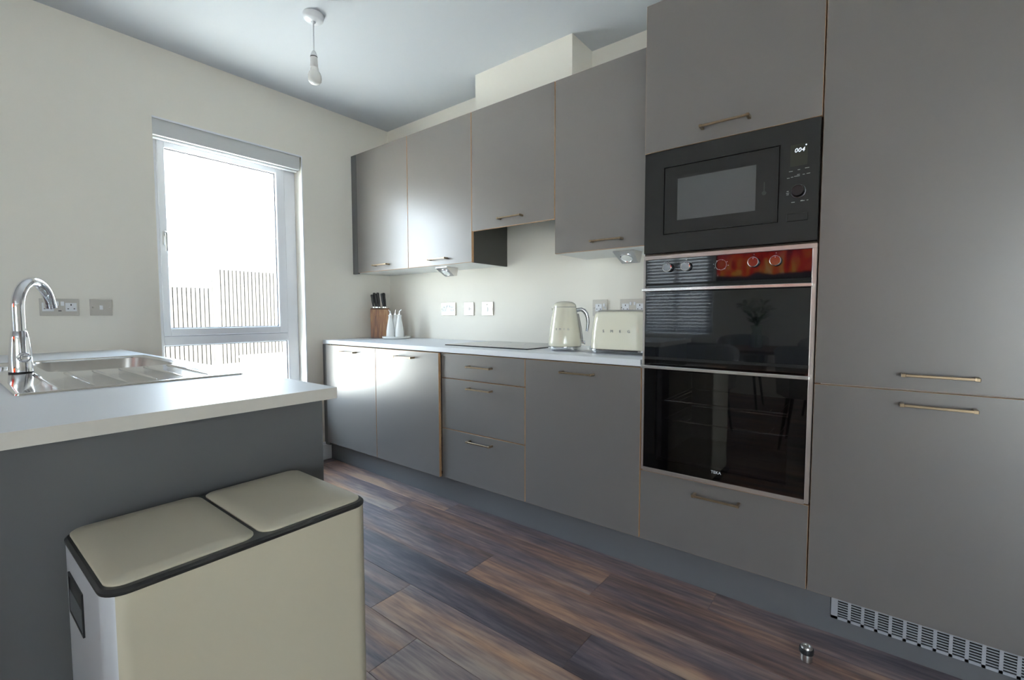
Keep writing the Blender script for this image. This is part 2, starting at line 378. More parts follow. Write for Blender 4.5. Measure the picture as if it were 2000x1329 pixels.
struct(obj('trim_1', B(WX0-.0, WX1+.0, YW-.02, YW+.125, WZ0, WZ0+.02, bev=.004), WHITE))
bm = bmesh.new(); box(bm, WX0, WX1, YW-.0015, YW+.004, 2.195, 2.205); box(bm, 1.698, WX1, YW-.0015, YW+.004, WZ0+.02, 2.197)
struct(obj('edge_light_strip', bm, WHITE))  # white strip stands in for light caught on the rounded reveal edge
t = thing('roller_blind', 'rolled-up pale blind in a slim cassette across the top of the window', 'blind', (1.27, 3.25, 2.11))
bm = bmesh.new(); box(bm, WX0+.002, 1.694, 3.236, 3.262, 2.108, 2.1990, bev=.0008); obj('cassette', bm, mat('pale_blind_cassette', (.62, .63, .63), .6), t)
bm = bmesh.new(); box(bm, WX0+.002, 1.698, 3.262, 3.325, 2.112, 2.182, bev=.01, seg=2); obj('fabric_roll', bm, WHITE, t)
bm = bmesh.new(); box(bm, WX0+.01, 1.690, 3.262, 3.285, 2.096, 2.109, bev=.004); obj('bottom_bar', bm, WHITE, t)

# window 2 with a slatted blind behind the camera, then two glass doors added to let in fill light
win2 = thing('window_2', None, None, (XM, 2.35, .8), kind='structure')
bm = bmesh.new()
for a in ((1.85, 1.91, .8, 2.0), (2.79, 2.85, .8, 2.0), (1.91, 2.79, 1.94, 2.0), (1.91, 2.79, .8, .86), (2.32, 2.38, .86, 1.94)): box(bm, XM-.12, XM-.05, *a, bev=.004)
obj('window_frame', bm, UPVC, win2); obj('pane', B(XM-.09, XM-.086, 1.91, 2.32, .86, 1.94), PANE, win2); obj('pane', B(XM-.09, XM-.086, 2.38, 2.79, .86, 1.94), PANE, win2)
t = thing('slatted_blind', 'white slatted blind over the far window, seen as pale bands in the oven glass', 'blind', (XM, 2.35, 1.95))
obj('head_rail', B(XM+.005, XM+.055, 1.79, 2.91, 1.97, 2.02, bev=.003), BLIND, t)
bm = bmesh.new(); box(bm, -.024, .024, -.55, .55, -.001, .001)
s0 = obj('slat', bm, BLIND, t, loc=(XM+.03, 2.35, .84)); s0.rotation_euler = (0, math.radians(67), 0)
for k in range(1, 25):
    s = s0.copy(); C.objects.link(s); s.location = (XM+.03, 2.35, .84+k*.0465)
door = thing('fill_light_door_1', None, None, (-2.1, YM-.1, 0), kind='structure')  # unseen glazed opening, added to let in fill light from the rear
bm = bmesh.new()
for a in ((-2.9, -2.82, 0, 2.12), (-2.18, -2.1, 0, 2.12), (-2.82, -2.18, 2.04, 2.12), (-2.82, -2.18, 0, .08)): box(bm, a[0], a[1], YM-.12, YM-.05, a[2], a[3], bev=.004)
obj('door_frame', bm, UPVC, door); obj('pane', B(-2.82, -2.18, YM-.09, YM-.086, .08, 2.04), PANE, door)
door = thing('fill_light_door_2', None, None, (XM-.1, -2.0, 0), kind='structure')  # second added opening out of view, placed to light the cabinet fronts
bm = bmesh.new()
for a in ((-2.55, -2.47, 0, 2.12), (-1.53, -1.45, 0, 2.12), (-2.47, -1.53, 2.04, 2.12), (-2.47, -1.53, 0, .08)): box(bm, XM-.12, XM-.05, a[0], a[1], a[2], a[3], bev=.004)
obj('door_frame', bm, UPVC, door); obj('pane', B(XM-.09, XM-.086, -2.47, -1.53, .08, 2.04), PANE, door)

# ------------------------------------------------------------------ outside
struct(obj('ground_outside', B(-25, 25, YW+.31, 40, -.35, -.02), CONC)); struct(obj('ground_outside', B(-25, 25, -30, YM-.31, -.35, -.02), CONC)); struct(obj('ground_outside', B(-30, XM-.31, YM-.31, YW+.31, -.35, -.02), CONC))
fence = thing('garden_fence', 'pale vertical-board garden fence beyond the window, stepping up to the right', 'fence', (4.5, 11.4, -.02))
bw = .0815; x = .6; bm = bmesh.new(); box(bm, 0, bw-.020, -.011, .011, 0, 1)
bme = bpy.data.meshes.new('board'); bm.to_mesh(bme); bm.free(); bme.materials.append(FENCE)
k = 0
while x < 9.0:
    sec = 0 if x < 3.98 else 1
    if not (3.94 < x < 4.02):
        o = bpy.data.objects.new('board', bme); C.objects.link(o); o.parent = fence; o.matrix_parent_inverse = world_of(fence).inverted()
        zt = (1.80 + (x-3.3)*.06 if sec == 0 else 2.16+(x-4.0)*.05) + random.uniform(-.012, .012)
        o.location = (x, 11.4+random.uniform(-.004, .004), -.02); o.scale = (1, 1, zt+.02)
    x += bw
obj('backing_panel', B(.6, 3.94, 11.42, 11.44, -.02, 1.66), FDARK, fence); obj('backing_panel', B(4.0, 9.0, 11.42, 11.44, -.02, 2.08), FDARK, fence)
for x_, h_ in ((.55, 1.7), (3.97, 2.1), (9.0, 2.2)): obj('post', B(x_-.045, x_+.045, 11.38, 11.47, -.02, h_, bev=.005), FENCE, fence)
rb = thing('raised_bed', 'low pale rendered garden planter wall in front of the fence, through the lower pane', 'planter', (5.2, 9.5, -.02))
obj('retaining_wall', B(3.75, 7.4, 9.4, 9.55, -.02, .26, bev=.01), mat('white_render', (.8, .79, .76), .9), rb); obj('coping', B(3.72, 7.43, 9.36, 9.60, .255, .30, bev=.008), CONC, rb)

# ------------------------------------------------------------------ kitchen units
def front(name, y0, y1, z0, z1, parent, x=D, th=.018):
    """cabinet front: grey faces with an oak-coloured edge band"""
    g = .002; bm = bmesh.new(); box(bm, x, x+th, y0+g, y1-g, z0+g, z1-g, 0, bev=.0008, bmi=1)
    for f in bm.faces:
        if abs(f.normal.x) < .5 and f.material_index == 0: f.material_index = 1
    return obj(name, bm, [GREY, OAK], parent)
def handle(yc, z, parent, x=D, ln=.170):
    bm = bmesh.new(); box(bm, x-.034, x-.027, yc-ln/2+.004, yc+ln/2-.004, z-.004, z+.004, bev=.0012)
    for s in (-1, 1):
        a = yc+s*(ln/2-.006); box(bm, x-.036, x, a-.0055, a+.0055, z-.0052, z+.0052, bev=.0013)
    return obj('handle', bm, BRASS, parent)
def carcass(parent, x0, x1, y0, y1, z0, z1, back=True, m_=CARC, inner=None, shelves=()):
    t = .018; bm = bmesh.new()
    box(bm, x0, x1, y0+.0005, y0+t, z0, z1); box(bm, x0, x1, y1-t, y1-.0005, z0, z1)
    box(bm, x0, x1, y0+t, y1-t, z0, z0+t); box(bm, x0, x1, y0+t, y1-t, z1-t, z1)
    if back: box(bm, x1-.01, x1, y0+t, y1-t, z0+t, z1-t)
    for s in shelves: box(bm, x0+.002, x1-.01, y0+t, y1-t, s-t/2, s+t/2)
    # dark front edges seen through the door gaps
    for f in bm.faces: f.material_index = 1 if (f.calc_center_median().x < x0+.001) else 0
    return obj('carcass', bm, [m_, CARCIN], parent)
def base(label, i, z=(.144, .870), dx=0., group='grey base units under the long worktop'):
    y0, y1 = Y[i], Y[i+1]; t = thing('base_cabinet', label, 'cabinet', (2.1, (y0+y1)/2, .15), group)
    carcass(t, D+.020, DB-.012, y0, y1, .15, ZWB); return t
HP = []
b = base('grey base cabinet with one handled door, directly left of the ovens', 1); d = front('door', Y[1], Y[2], .144, .870, b); handle(1.056, .822, d)
b = base('grey three-drawer base cabinet under the black hob', 2)
for z0, z1, hz in ((.144, .435, .393), (.435, .727, .685), (.727, .870, .805)):
    d = front('drawer', Y[2], Y[3], z0, z1, b); handle(1.651, hz, d)
    ob = B(D+.0185, D+.45, Y[2]+.03, Y[3]-.03, z0+.02, z1-.02); obj('drawer_box', ob, CARC, d)
t = base('integrated-appliance base unit left of the drawers, its grey door standing slightly proud', 3)
d = front('door', Y[3]+.001, Y[4], .144, .870, t, x=D-.019); handle(2.248, .830, d, x=D-.019)
b = base('grey base cabinet at the window end of the run, brightly lit by the window', 4); d = front('door', Y[4], Y[5], .144, .870, b, x=D-.019); handle(2.848, .830, d, x=D-.019)
obj('filler_panel', B(D-.004, D+.018, Y[5]+.002, YW-.001, .120, .870), GREYSIDE, b)

def wallcab(label, i, zb, hz, group='grey wall units'):
    y0, y1 = Y[i], Y[i+1]; t = thing('wall_cabinet', label, 'cabinet', (DB, (y0+y1)/2, zb), group)
    d = front('door', y0, y1, zb, ZT, t, x=DW); handle((y0+y1)/2-.008, hz, d, x=DW, ln=.170); return t
t = wallcab('grey wall cabinet beside the tall oven unit, above kettle and toaster', 1, 1.408, 1.452); carcass(t, DW+.019, DB, Y[1], Y[2], 1.411, ZT-.002, shelves=(1.85,))
bm = bmesh.new(); obj('side_panel', B(DW+.019, DB, Y[2]-.0004, Y[2]+.0012, 1.412, ZT-.003), GREYSIDE, t)
t = wallcab('shorter grey wall cabinet above the hob with a raised lower edge', 2, 1.5925, 1.640); carcass(t, DW+.019, DB, Y[2]+.002, Y[3]-.002, 1.71, ZT-.002)
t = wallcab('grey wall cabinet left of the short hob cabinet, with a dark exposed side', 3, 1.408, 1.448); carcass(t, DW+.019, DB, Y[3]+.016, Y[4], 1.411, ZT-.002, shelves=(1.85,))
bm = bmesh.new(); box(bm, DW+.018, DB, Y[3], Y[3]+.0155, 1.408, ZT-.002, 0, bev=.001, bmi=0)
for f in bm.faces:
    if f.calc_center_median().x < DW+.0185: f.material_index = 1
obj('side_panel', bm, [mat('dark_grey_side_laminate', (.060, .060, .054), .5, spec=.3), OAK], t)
t = wallcab('grey wall cabinet in the window corner, above the knife block', 4, 1.408, 1.450); carcass(t, DW+.019, DB, Y[4], Y[5], 1.411, ZT-.002, shelves=(1.85,))
obj('filler_panel', B(DW+.001, DW+.019, Y[5]+.002, YW-.001, 1.402, ZT-.002), GREYSIDE, t)
obj('filler_base', B(DW+.02, DB, Y[5], YW-.001, 1.411, 1.429), CARC, t)

# tall oven housing
t = thing('oven_housing', 'tall grey cabinet housing microwave and double oven, flap above and drawer below', 'cabinet', (2.1, .456, .15))
y0, y1 = Y[0], Y[1]; tk = .018
bm = bmesh.new(); box(bm, D+.02, DB-.012, y0+.0005, y0+.006, .15, ZT-.002); box(bm, D+.02, DB-.012, y1-.006, y1-.0005, .15, ZT-.002)
for a, b_ in ((.15, .168), (.425, .440), (1.330-.006, 1.330+.002), (1.740, 1.758), (ZT-.02, ZT-.002)): box(bm, D+.02, DB-.012, y0+.006, y1-.006, a, b_)
box(bm, DB-.022, DB-.012, y0+.006, y1-.006, .168, ZT-.02)
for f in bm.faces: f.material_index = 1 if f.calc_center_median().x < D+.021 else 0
obj('carcass', bm, [CARC, CARCIN], t)
obj('side_panel', B(D+.019, DB-.012, y1-.0004, y1+.003, ZWT+.001, ZT), WHITE, t)
d = front('door', y0, y1, 1.731, ZT+.003, t); handle(.452, 1.781, d)
d = front('drawer', y0, y1, .144, .441, t); handle(.452, .390, d)
obj('drawer_box', B(D+.0185, D+.5, y0+.03, y1-.03, .17, .40), CARC, d)
# tall fridge housing
t = thing('fridge_housing', 'tall grey two-door cabinet at the right of the picture, hiding the fridge freezer', 'cabinet', (2.1, -.144, .15))
carcass(t, D+.02, DB-.012, Y[0]-.6, Y[0], .15, ZT-.002, shelves=(.86,))
d = front('door', Y[0]-.6, Y[0], .859, ZT+.003, t); handle(-.150, .907, d); d['label'] = 'long upper grey door'
d = front('door', Y[0]-.6, Y[0], .144, .859, t); handle(-.150, .8165, d)
# plinth
pl = tag(obj('plinth', B(1.868, 1.886, -.444, YW-.018, 0, .143), mat('grey_plinth_board', (.125, .128, .135), .42, spec=.6)), 'long grey plinth board under the base and tall units', 'plinth')
vt = thing('plinth_vent', 'silver slotted ventilation grille in the plinth under the tall fridge cabinet', 'vent', (1.866, -.20, .06))
obj('backing', B(1.8655, 1.8665, -.414, .081, .066, .128), DARK, vt)
bm = bmesh.new()
z0, z1 = .060, .136
box(bm, 1.862, 1.8675, -.419, .086, z0, z0+.009); box(bm, 1.862, 1.8675, -.419, .086, z1-.007, z1)
xs = .086; nb = 14
for k in range(nb+1):
    a = .086-.0085 if k == 0 else .067-.0355*k+.0035
    wd_ = .0185 if k == 0 else .008
    if k == 0: box(bm, 1.862, 1.8675, .0675, .086, z0, z1)
    else: box(bm, 1.862, 1.8675, .067-.0352*k, .067-.0352*k+.0085, z0, z1)
AL = mat('satin_aluminium', (.44, .46, .50), .4, metal=.35)
obj('grille_frame', bm, AL, vt)
bmv = bmesh.new(); box(bmv, 0, .003, 0, .0275, 0, .0032)
lm = bpy.data.meshes.new('louvre'); bmv.to_mesh(lm); bmv.free(); lm.materials.append(AL)
for k in range(nb-1):
    for r in range(7):
        o = bpy.data.objects.new('louvre', lm); C.objects.link(o); o.parent = vt; o.matrix_parent_inverse = world_of(vt).inverted(); o.location = (1.863, .067-.0352*(k+1)+.0075, z0+.0135+r*.0085)

# worktop of the cabinet run, with hob
wt = thing('worktop', 'long pale laminate worktop running from the window corner to the oven unit', 'worktop', (2.13, 2.0, ZWB))
bm = bmesh.new(); box(bm, D-.003, DB, Y[1]+.004, YW-.001, ZWB, ZWT, 0, bev=.0015)
for f in bm.faces:
    if f.normal.x < -.7: f.material_index = 1
obj('worktop_slab', bm, [WT, WT], wt)
hob = thing('ceramic_hob', 'flush black glass hob set in the long worktop', 'hob', (2.2, 1.745, ZWT))
bm = bmesh.new(); box(bm, 1.955, 2.41, 1.435, 2.055, ZWT+.0003, ZWT+.0062, bev=.0008); obj('glass_plate', bm, BLACKGL, hob)
for cx, cy, r in ((2.07, 1.59, .075), (2.07, 1.90, .09), (2.29, 1.59, .09), (2.29, 1.90, .075)):
    bm = bmesh.new(); rings(bm, [circ((cx, cy, ZWT+.0060), r, 40), circ((cx, cy, ZWT+.0063), r, 40), circ((cx, cy, ZWT+.0063), r-.002, 40), circ((cx, cy, ZWT+.0060), r-.002, 40)], closed=True); obj('cooking_zone_ring', bm, PRINT, hob)

# ------------------------------------------------------------------ microwave
mw = thing('microwave', 'black built-in microwave oven above the double oven', 'microwave', (1.83, .452, 1.333))
XF = 1.818
bm = bmesh.new(); box(bm, XF+.012, DB-.1, .19, .72, 1.35, 1.70); obj('body', bm, BLACKM, mw)
# fascia built round the door
bm = bmesh.new()
for a in ((.160, .2725, 1.333, 1.727), (.6705, .747, 1.333, 1.727), (.2725, .6705, 1.333, 1.4005), (.2725, .6705, 1.6605, 1.727)): box(bm, XF, XF+.020, *a)
bmesh.ops.remove_doubles(bm, verts=list(bm.verts), dist=1e-5); obj('fascia', bm, BLACKM, mw)
bm = bmesh.new()
for a in ((.2765, .345, 1.4045, 1.6565), (.617, .6660, 1.4045, 1.6565), (.345, .617, 1.4045, 1.452), (.345, .617, 1.610, 1.6565)): box(bm, XF+.0006, XF+.015, *a)
bmesh.ops.remove_doubles(bm, verts=list(bm.verts), dist=1e-5); dr = obj('door', bm, BLACKM, mw)
obj('door_window', B(XF+.0005, XF+.006, .345, .617, 1.452, 1.610), mat('grey_mesh_window', (.085, .090, .093), .25, spec=.5, bump=.1, bscale=900), dr, )
bm = bmesh.new(); lathe(bm, (XF-.0024, .3185, 1.508), [(.007, 0), (.007, .001)], 20, 'X'); box(bm, XF-.0024, XF-.0014, .3170, .3200, 1.514, 1.545); obj('door_marking', bm, mat('grey_marking', (.03, .032, .034), .6), dr)
dg = text('clock_digits', '004', .0190, (XF-.0006, .217, 1.632), LED, mw, FACE_X, .0003, shear=.18, spacing=1.05, label='glowing white digits'); 
bm = bmesh.new(); lathe(bm, (XF-.0009, .1985, 1.646), [(.0022, 0), (.0022, .0006)], 12, 'X'); obj('clock_dot', bm, LED, mw)
obj('display_window', B(XF-.0003, XF, .194, .243, 1.582, 1.652), mat('olive_black_display', (.020, .020, .012), .4), mw)
for yc, z_, wl in ((.240, 1.5665, .011), (.217, 1.5685, .007), (.194, 1.5705, .012), (.247, 1.5455, .008), (.236, 1.547, .007), (.222, 1.5485, .016), (.203, 1.551, .006), (.190, 1.552, .010), (.218, 1.553, .008),
                   (.2475, 1.502, .006), (.2475, 1.496, .009), (.2475, 1.491, .007), (.231, 1.4635, .010), (.204, 1.465, .012), (.190, 1.4655, .005), (.206, 1.4665, .006), (.216, 1.4155, .006)):
    obj('panel_lettering', B(XF-.0005, XF, yc-wl/2, yc+wl/2, z_-.0009, z_+.0009), PRINT, mw)
bm = bmesh.new(); lathe(bm, (XF-.003, .217, 1.4975), [(.0225, .003), (.0225, 0), (.0205, -.0005)], 40, 'X'); kb = obj('dial_ring', bm, mat('dark_chrome', (.10, .10, .11), .25, metal=1), mw, smooth=True)
bm = bmesh.new(); lathe(bm, (XF-.003, .217, 1.4975), [(.0195, 0), (.0185, -.016), (.0170, -.018)], 40, 'X'); obj('dial', bm, mat('spun_dark_steel', (.05, .05, .055), .3, metal=1), mw, smooth=True)
bm = bmesh.new(); box(bm, XF-.002, XF+.001, .187, .248, 1.4005, 1.4265, bev=.0012); obj('door_button', bm, BLACKM, mw)

# ------------------------------------------------------------------ double oven
ov = thing('double_oven', 'black glass and steel built-in double oven under the microwave', 'oven', (1.83, .45, .45))
XO = 1.812; a0, a1 = .157, .745
bm = bmesh.new(); box(bm, XO+.022, DB-.1, .175, .735, .925, 1.31); obj('upper_body', bm, BLACKM, ov)
# lower cavity: open front box with racks
bm = bmesh.new()
for a in ((1.86, 2.30, .19, .23, .46, .91), (1.86, 2.30, .68, .72, .46, .91), (1.86, 2.30, .23, .68, .46, .50), (1.86, 2.30, .23, .68, .86, .91), (2.26, 2.30, .23, .68, .50, .86)): box(bm, *a)
obj('oven_cavity', bm, mat('grey_oven_enamel', (.10, .10, .11), .3), ov)
def rack(z):
    bm = bmesh.new(); tube(bm, [(1.88, .235, z), (1.88, .675, z), (2.24, .675, z), (2.24, .235, z), (1.88, .235, z)], .0028, 8, caps=False)
    for k in range(14): yq = .262+k*.030; tube(bm, [(1.88, yq, z), (2.24, yq, z)], .0016, 6)
    obj('wire_rack', bm, CHROME, ov)
rack(.735); rack(.655)
# steel surround
bm = bmesh.new()
box(bm, XO-.001, XO+.020, a0, a1, 1.306, 1.322, bev=.001); box(bm, XO-.001, XO+.020, a0, a0+.013, .450, 1.306, bev=.001)
box(bm, XO-.001, XO+.020, a1-.008, a1, .450, 1.306, bev=.001); box(bm, XO-.001, XO+.020, a0+.013, a1-.008, .446, .462, bev=.001)
obj('steel_surround', bm, mat('warm_satin_steel', (.55, .50, .47), .32, metal=.85), ov)
b0, b1 = a0+.0135, a1-.0085
cp = obj('control_panel', B(XO, XO+.020, b0, b1, 1.210, 1.3055, bev=.0008), BLACKGL, ov)
ud = obj('upper_door', B(XO, XO+.020, b0, b1, .919, 1.2035, bev=.0008), BLACKGL, ov)
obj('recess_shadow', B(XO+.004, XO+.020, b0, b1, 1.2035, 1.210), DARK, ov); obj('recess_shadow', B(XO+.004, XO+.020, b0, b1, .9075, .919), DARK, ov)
bm = bmesh.new(); box(bm, XO, XO+.006, b0, b1, .4625, .9075); ld = obj('lower_door', bm, OVENG, ov)
bm = bmesh.new()
for a in ((b0, .225, .4625, .9075), (.685, b1, .4625, .9075), (.225, .685, .4625, .50), (.225, .685, .865, .9075)): box(bm, XO+.007, XO+.018, *a)
obj('door_inner_frame', bm, BLACKP, ld)
ST2 = mat('polished_steel_bar', (.78, .76, .74), .22, metal=.9)
for z_, dd in ((1.185, ud), (.881, ld)):
    bm = bmesh.new(); box(bm, 1.770, 1.782, .163, .735, z_-.0062, z_+.0062, bev=.002, seg=2)
    for yq in (.172, .727): box(bm, 1.780, XO+.001, yq-.008, yq+.008, z_-.005, z_+.005, bev=.001)
    obj('handle', bm, ST2, dd)
for k, yq in enumerate((.645, .575, .343, .275)):
    bm = bmesh.new(); lathe(bm, (XO, yq, 1.2715), [(.0160, -.0152), (.0176, -.0155), (.0174, -.0182), (.0156, -.0184), (.0150, -.0172)], 40, 'X', cap0=False, cap1=False)
    kn = obj('knob', bm, CHROME, ov, smooth=True)
    bm = bmesh.new(); lathe(bm, (XO, yq, 1.2715), [(.0168, .0005), (.0168, -.0150), (.0160, -.0152)], 40, 'X'); obj('knob_body', bm, BLACKP, kn, smooth=True)
    bm = bmesh.new(); lathe(bm, (XO, yq, 1.2715), [(.0153, -.0156), (.0153, -.0174)], 36, 'X'); obj('knob_face', bm, mat('smoked_knob_face', (.02, .021, .023), .08, spec=.9, ior=1.7), kn)
    bm = bmesh.new(); box(bm, XO-.0006, XO, yq-.001, yq+.001, 1.297, 1.3005); box(bm, XO-.019, XO-.0172, yq-.0008, yq+.0008, 1.281, 1.285); obj('dial_marking', bm, PRINT, kn)
bm = bmesh.new(); rings(bm, [circ((XO-.0004, .452, 1.270), .0195, 40, 'X'), circ((XO-.0004, .452, 1.270), .0185, 40, 'X'), circ((XO+.0002, .452, 1.270), .0185, 40, 'X'), circ((XO+.0002, .452, 1.270), .0195, 40, 'X')], closed=True)
for k in range(8):
    a = 2*PI*k/8+.2; box(bm, XO-.0005, XO, .452+.0255*math.cos(a)-.0016, .452+.0255*math.cos(a)+.0016, 1.27+.0255*math.sin(a)*.7-.0012, 1.27+.0255*math.sin(a)*.7+.0012)
obj('touch_timer_ring', bm, PRINT, cp)
text('brand_lettering', 'TEKA', .0150, (XO-.0005, .452, .4955), PRINTW, ld, FACE_X, .0003, spacing=1.0, label='small white lettering TEKA')

# ------------------------------------------------------------------ peninsula with sink
PX0, PX1, PY0 = .020, .659, 1.0985
pw = thing('peninsula_worktop', 'pale laminate worktop of the peninsula, holding the sink in the left foreground', 'worktop', (.34, 2.1, ZWB))
SX0, SX1, SY0, SY1 = .122, .622, 1.570, 2.625
hx0, hx1, hy0, hy1 = .225, .60, 2.03, 2.57
bm = bmesh.new(); xs = [PX0, hx0, hx1, PX1]; ys_ = [PY0, hy0, hy1, YW-.001]
for i in range(3):
    for j in range(3):
        if i == 1 and j == 1: continue
        box(bm, xs[i], xs[i+1], ys_[j], ys_[j+1], ZWB, ZWT)
bmesh.ops.remove_doubles(bm, verts=list(bm.verts), dist=1e-5); bm.verts.index_update(); seen = {}
for f in bm.faces: seen.setdefault(tuple(sorted(v.index for v in f.verts)), []).append(f)
bmesh.ops.delete(bm, geom=[f for l in seen.values() if len(l) > 1 for f in l], context='FACES')
for f in bm.faces:
    f.normal_update()
    if abs(f.normal.z) < .5: f.material_index = 1
obj('worktop_slab', bm, [WT, WTE], pw)
pc = thing('peninsula_cabinet', 'dark grey panelled base of the peninsula behind the recycling bin', 'cabinet', (.33, 2.1, 0))
obj('end_panel', B(.045, .629, 1.120, 1.138, 0, ZWB-.001, bev=.0008), GREYSIDE, pc)
obj('back_panel', B(.045, .063, 1.139, YW-.002, 0, ZWB-.001), GREYSIDE, pc)
bm = bmesh.new()
for a, b_ in ((1.14, 1.158), (1.83, 1.848), (2.68, 2.698), (3.19, 3.208)): box(bm, .065, .612, a, b_, .15, ZWB-.001)
box(bm, .065, .612, 1.158, 3.19, .15, .168); obj('carcass', bm, CARC, pc)
for a, b_ in ((1.14, 1.80), (1.80, 2.24), (2.24, 2.68), (2.68, 3.20)):
    bm = bmesh.new(); box(bm, .6135, .6315, a+.002, b_-.002, .15, ZWB-.006, 0, bev=.0011, bmi=1); dd = obj('door', bm, [GREY, OAK], pc)
    bm = bmesh.new(); c_ = (a+b_)/2; box(bm, .659, .666, c_-.081, c_+.081, .821, .829, bev=.001)
    for s in (-1, 1): box(bm, .6315, .668, c_+s*.079-.006, c_+s*.079+.006, .819, .831, bev=.001)
    obj('handle', bm, BRASS, dd)
obj('kickboard', B(.57, .588, 1.139, 3.2, 0, .149), GREYSIDE, pc)

sk = thing('inset_sink', 'stainless steel inset sink with ribbed drainer in the peninsula worktop', 'sink', (.37, 2.1, ZWT))
def sink_mesh():
    bm = bmesh.new(); z = ZWT; n = 7
    cx, cy, hx, hy = (SX0+SX1)/2, (SY0+SY1)/2, (SX1-SX0)/2, (SY1-SY0)/2
    bx, by, bhx, bhy = .413, 2.30, .172, .252
    outer = [rrect(cx, cy, hx, hy, .012, z+.0003, n), rrect(cx, cy, hx-.0008, hy-.0008, .012, z+.0045, n), rrect(cx, cy, hx-.004, hy-.004, .011, z+.0058, n)]
    # deck as quads between the outer ring and the bowl ring
    bowl = [rrect(bx, by, bhx, bhy, .065, z+.0055, n), rrect(bx, by, bhx-.004, bhy-.004, .062, z+.002, n), rrect(bx, by, bhx-.010, bhy-.010, .058, z-.03, n),
            rrect(bx, by, bhx-.016, bhy-.016, .055, z-.13, n), rrect(bx, by, bhx-.045, bhy-.045, .04, z-.155, n), rrect(bx, by, .05, .05, .045, z-.160, n)]
    inner = rrect(cx, cy, hx-.014, hy-.014, .010, z+.0036, n)
    rings(bm, outer+[inner]+bowl, cap0=False, cap1=True)
    return bm
bmk = sink_mesh()
for f in bmk.faces:
    if f.calc_center_median().z < ZWT: f.material_index = 1
obj('sink_bowl_and_deck', bmk, [SINK, mat('brushed_bowl_steel', (.62, .60, .57), .34, metal=1)], sk, smooth=True, angle=35)
for k in range(6):
    xq = .205+k*.068
    bm = bmesh.new()
    rs = []
    for yq, h, w_ in ((2.035, .0002, .005), (2.020, .0062, .0085), (1.96, .0062, .0075), (1.72, .0042, .0060), (1.64, .0016, .004), (1.620, .0002, .002)):
        rs.append([Vector((xq+w_*u, yq, ZWT+.0034+h*v)) for u, v in ((-1, -.4), (-.6, .7), (0, 1), (.6, .7), (1, -.4))])
    rings(bm, rs); obj('drainer_rib', bm, SINK, sk, smooth=True)
bm = bmesh.new(); lathe(bm, (.413, 2.30, ZWT-.159), [(.045, 0), (.045, .002), (.036, .003), (.03, -.001)], 32); obj('waste_strainer', bm, CHROME, sk, smooth=True)
bm = bmesh.new(); lathe(bm, (.155, 2.36, ZWT+.004), [(.020, 0), (.020, .006), (.014, .010), (.006, .011)], 24); obj('overflow_knob', bm, CHROME, sk, smooth=True)

tp = thing('mixer_tap', 'tall chrome swan-neck mixer tap standing behind the sink drainer', 'tap', (.188, 2.15, ZWT))
tx, ty, tz = .188, 2.15, ZWT+.0045
bm = bmesh.new(); lathe(bm, (tx, ty, tz), [(.0285, 0), (.0285, .002), (.0275, .004), (.0275, .040), (.0265, .060), (.0225, .110), (.0190, .131), (.0170, .1335)], 40)
obj('body', bm, CHROME, tp, smooth=True)
bm = bmesh.new(); lathe(bm, (tx, ty, tz-.0005), [(.0292, 0), (.0292, .0035), (.0285, .004)], 40); obj('base_gasket', bm, RUBBER, tp, smooth=True)
ct, st_ = math.cos(math.radians(59)), math.sin(math.radians(59)); R = .092; zc_ = 1.1095
pts = [(tx, ty, tz+.128)] + [(tx, ty, zz) for zz in (1.06, 1.09)]
for k in range(0, 25):
    a = PI - (PI-math.radians(10))*k/24; s = R+R*math.cos(a); pts.append((tx+s*ct, ty+s*st_, zc_+R*math.sin(a)))
bm = bmesh.new(); tube(bm, pts, [.0160]*len(pts), 24); obj('spout', bm, CHROME, tp, smooth=True)
bm = bmesh.new(); e1, e0 = Vector(pts[-1]), Vector(pts[-2]); dv = (e1-e0).normalized(); tube(bm, [e1-dv*.002, e1+dv*.010], [.0172, .0168], 24); obj('aerator', bm, CHROME, tp, smooth=True)
bm = bmesh.new(); lathe(bm, (tx+.004, ty-.022, .957), [(.010, 0), (.0155, -.003), (.0165, -.020), (.0150, -.026), (.011, -.028), (.008, -.0265)], 28, 'Y'); hb = obj('handle_hub', bm, CHROME, tp, smooth=True)
bm = bmesh.new(); tube(bm, [(tx+.004, ty-.042, .962), (tx+.003, ty-.044, .99), (tx+.002, ty-.046, 1.040), (tx+.002, ty-.046, 1.0405)], [.0055, .0060, .0085, .006], 18); obj('lever', bm, CHROME, hb, smooth=True)

# ------------------------------------------------------------------ recycling bin
bn = thing('recycling_bin', 'cream double-lid recycling bin with black rim against the peninsula', 'bin', (.338, .942, 0))
cx, cy, hx, hy = .337, .942, .206, .145
bm = bmesh.new(); rings(bm, [rrect(cx, cy, hx, hy, .030, z_, 8) for z_ in (.02, .30, .60, .7075)], cap0=True, cap1=True)
for f in bm.faces:
    f.normal_update(); c_ = f.calc_center_median()
    f.material_index = 1 if (c_.x < cx-hx+.012) else 0
obj('body', bm, [BINC, BINS], bn, smooth=True)
bm = bmesh.new(); rings(bm, [rrect(cx, cy, hx-.004, hy-.004, .028, z_, 8) for z_ in (0, .02)]); obj('base', bm, BLACKP, bn, smooth=True)
bm = bmesh.new(); rings(bm, [rrect(cx, cy, hx+.0005, hy+.0005, .031, .7075, 8), rrect(cx, cy, hx+.0015, hy+.0015, .032, .7095, 8), rrect(cx, cy, hx+.0015, hy+.0015, .032, .713, 8), rrect(cx, cy, hx-.002, hy-.002, .029, .7168, 8), rrect(cx, cy, hx-.012, hy-.012, .022, .7175, 8)])
obj('rim', bm, BLACKP, bn, smooth=True)
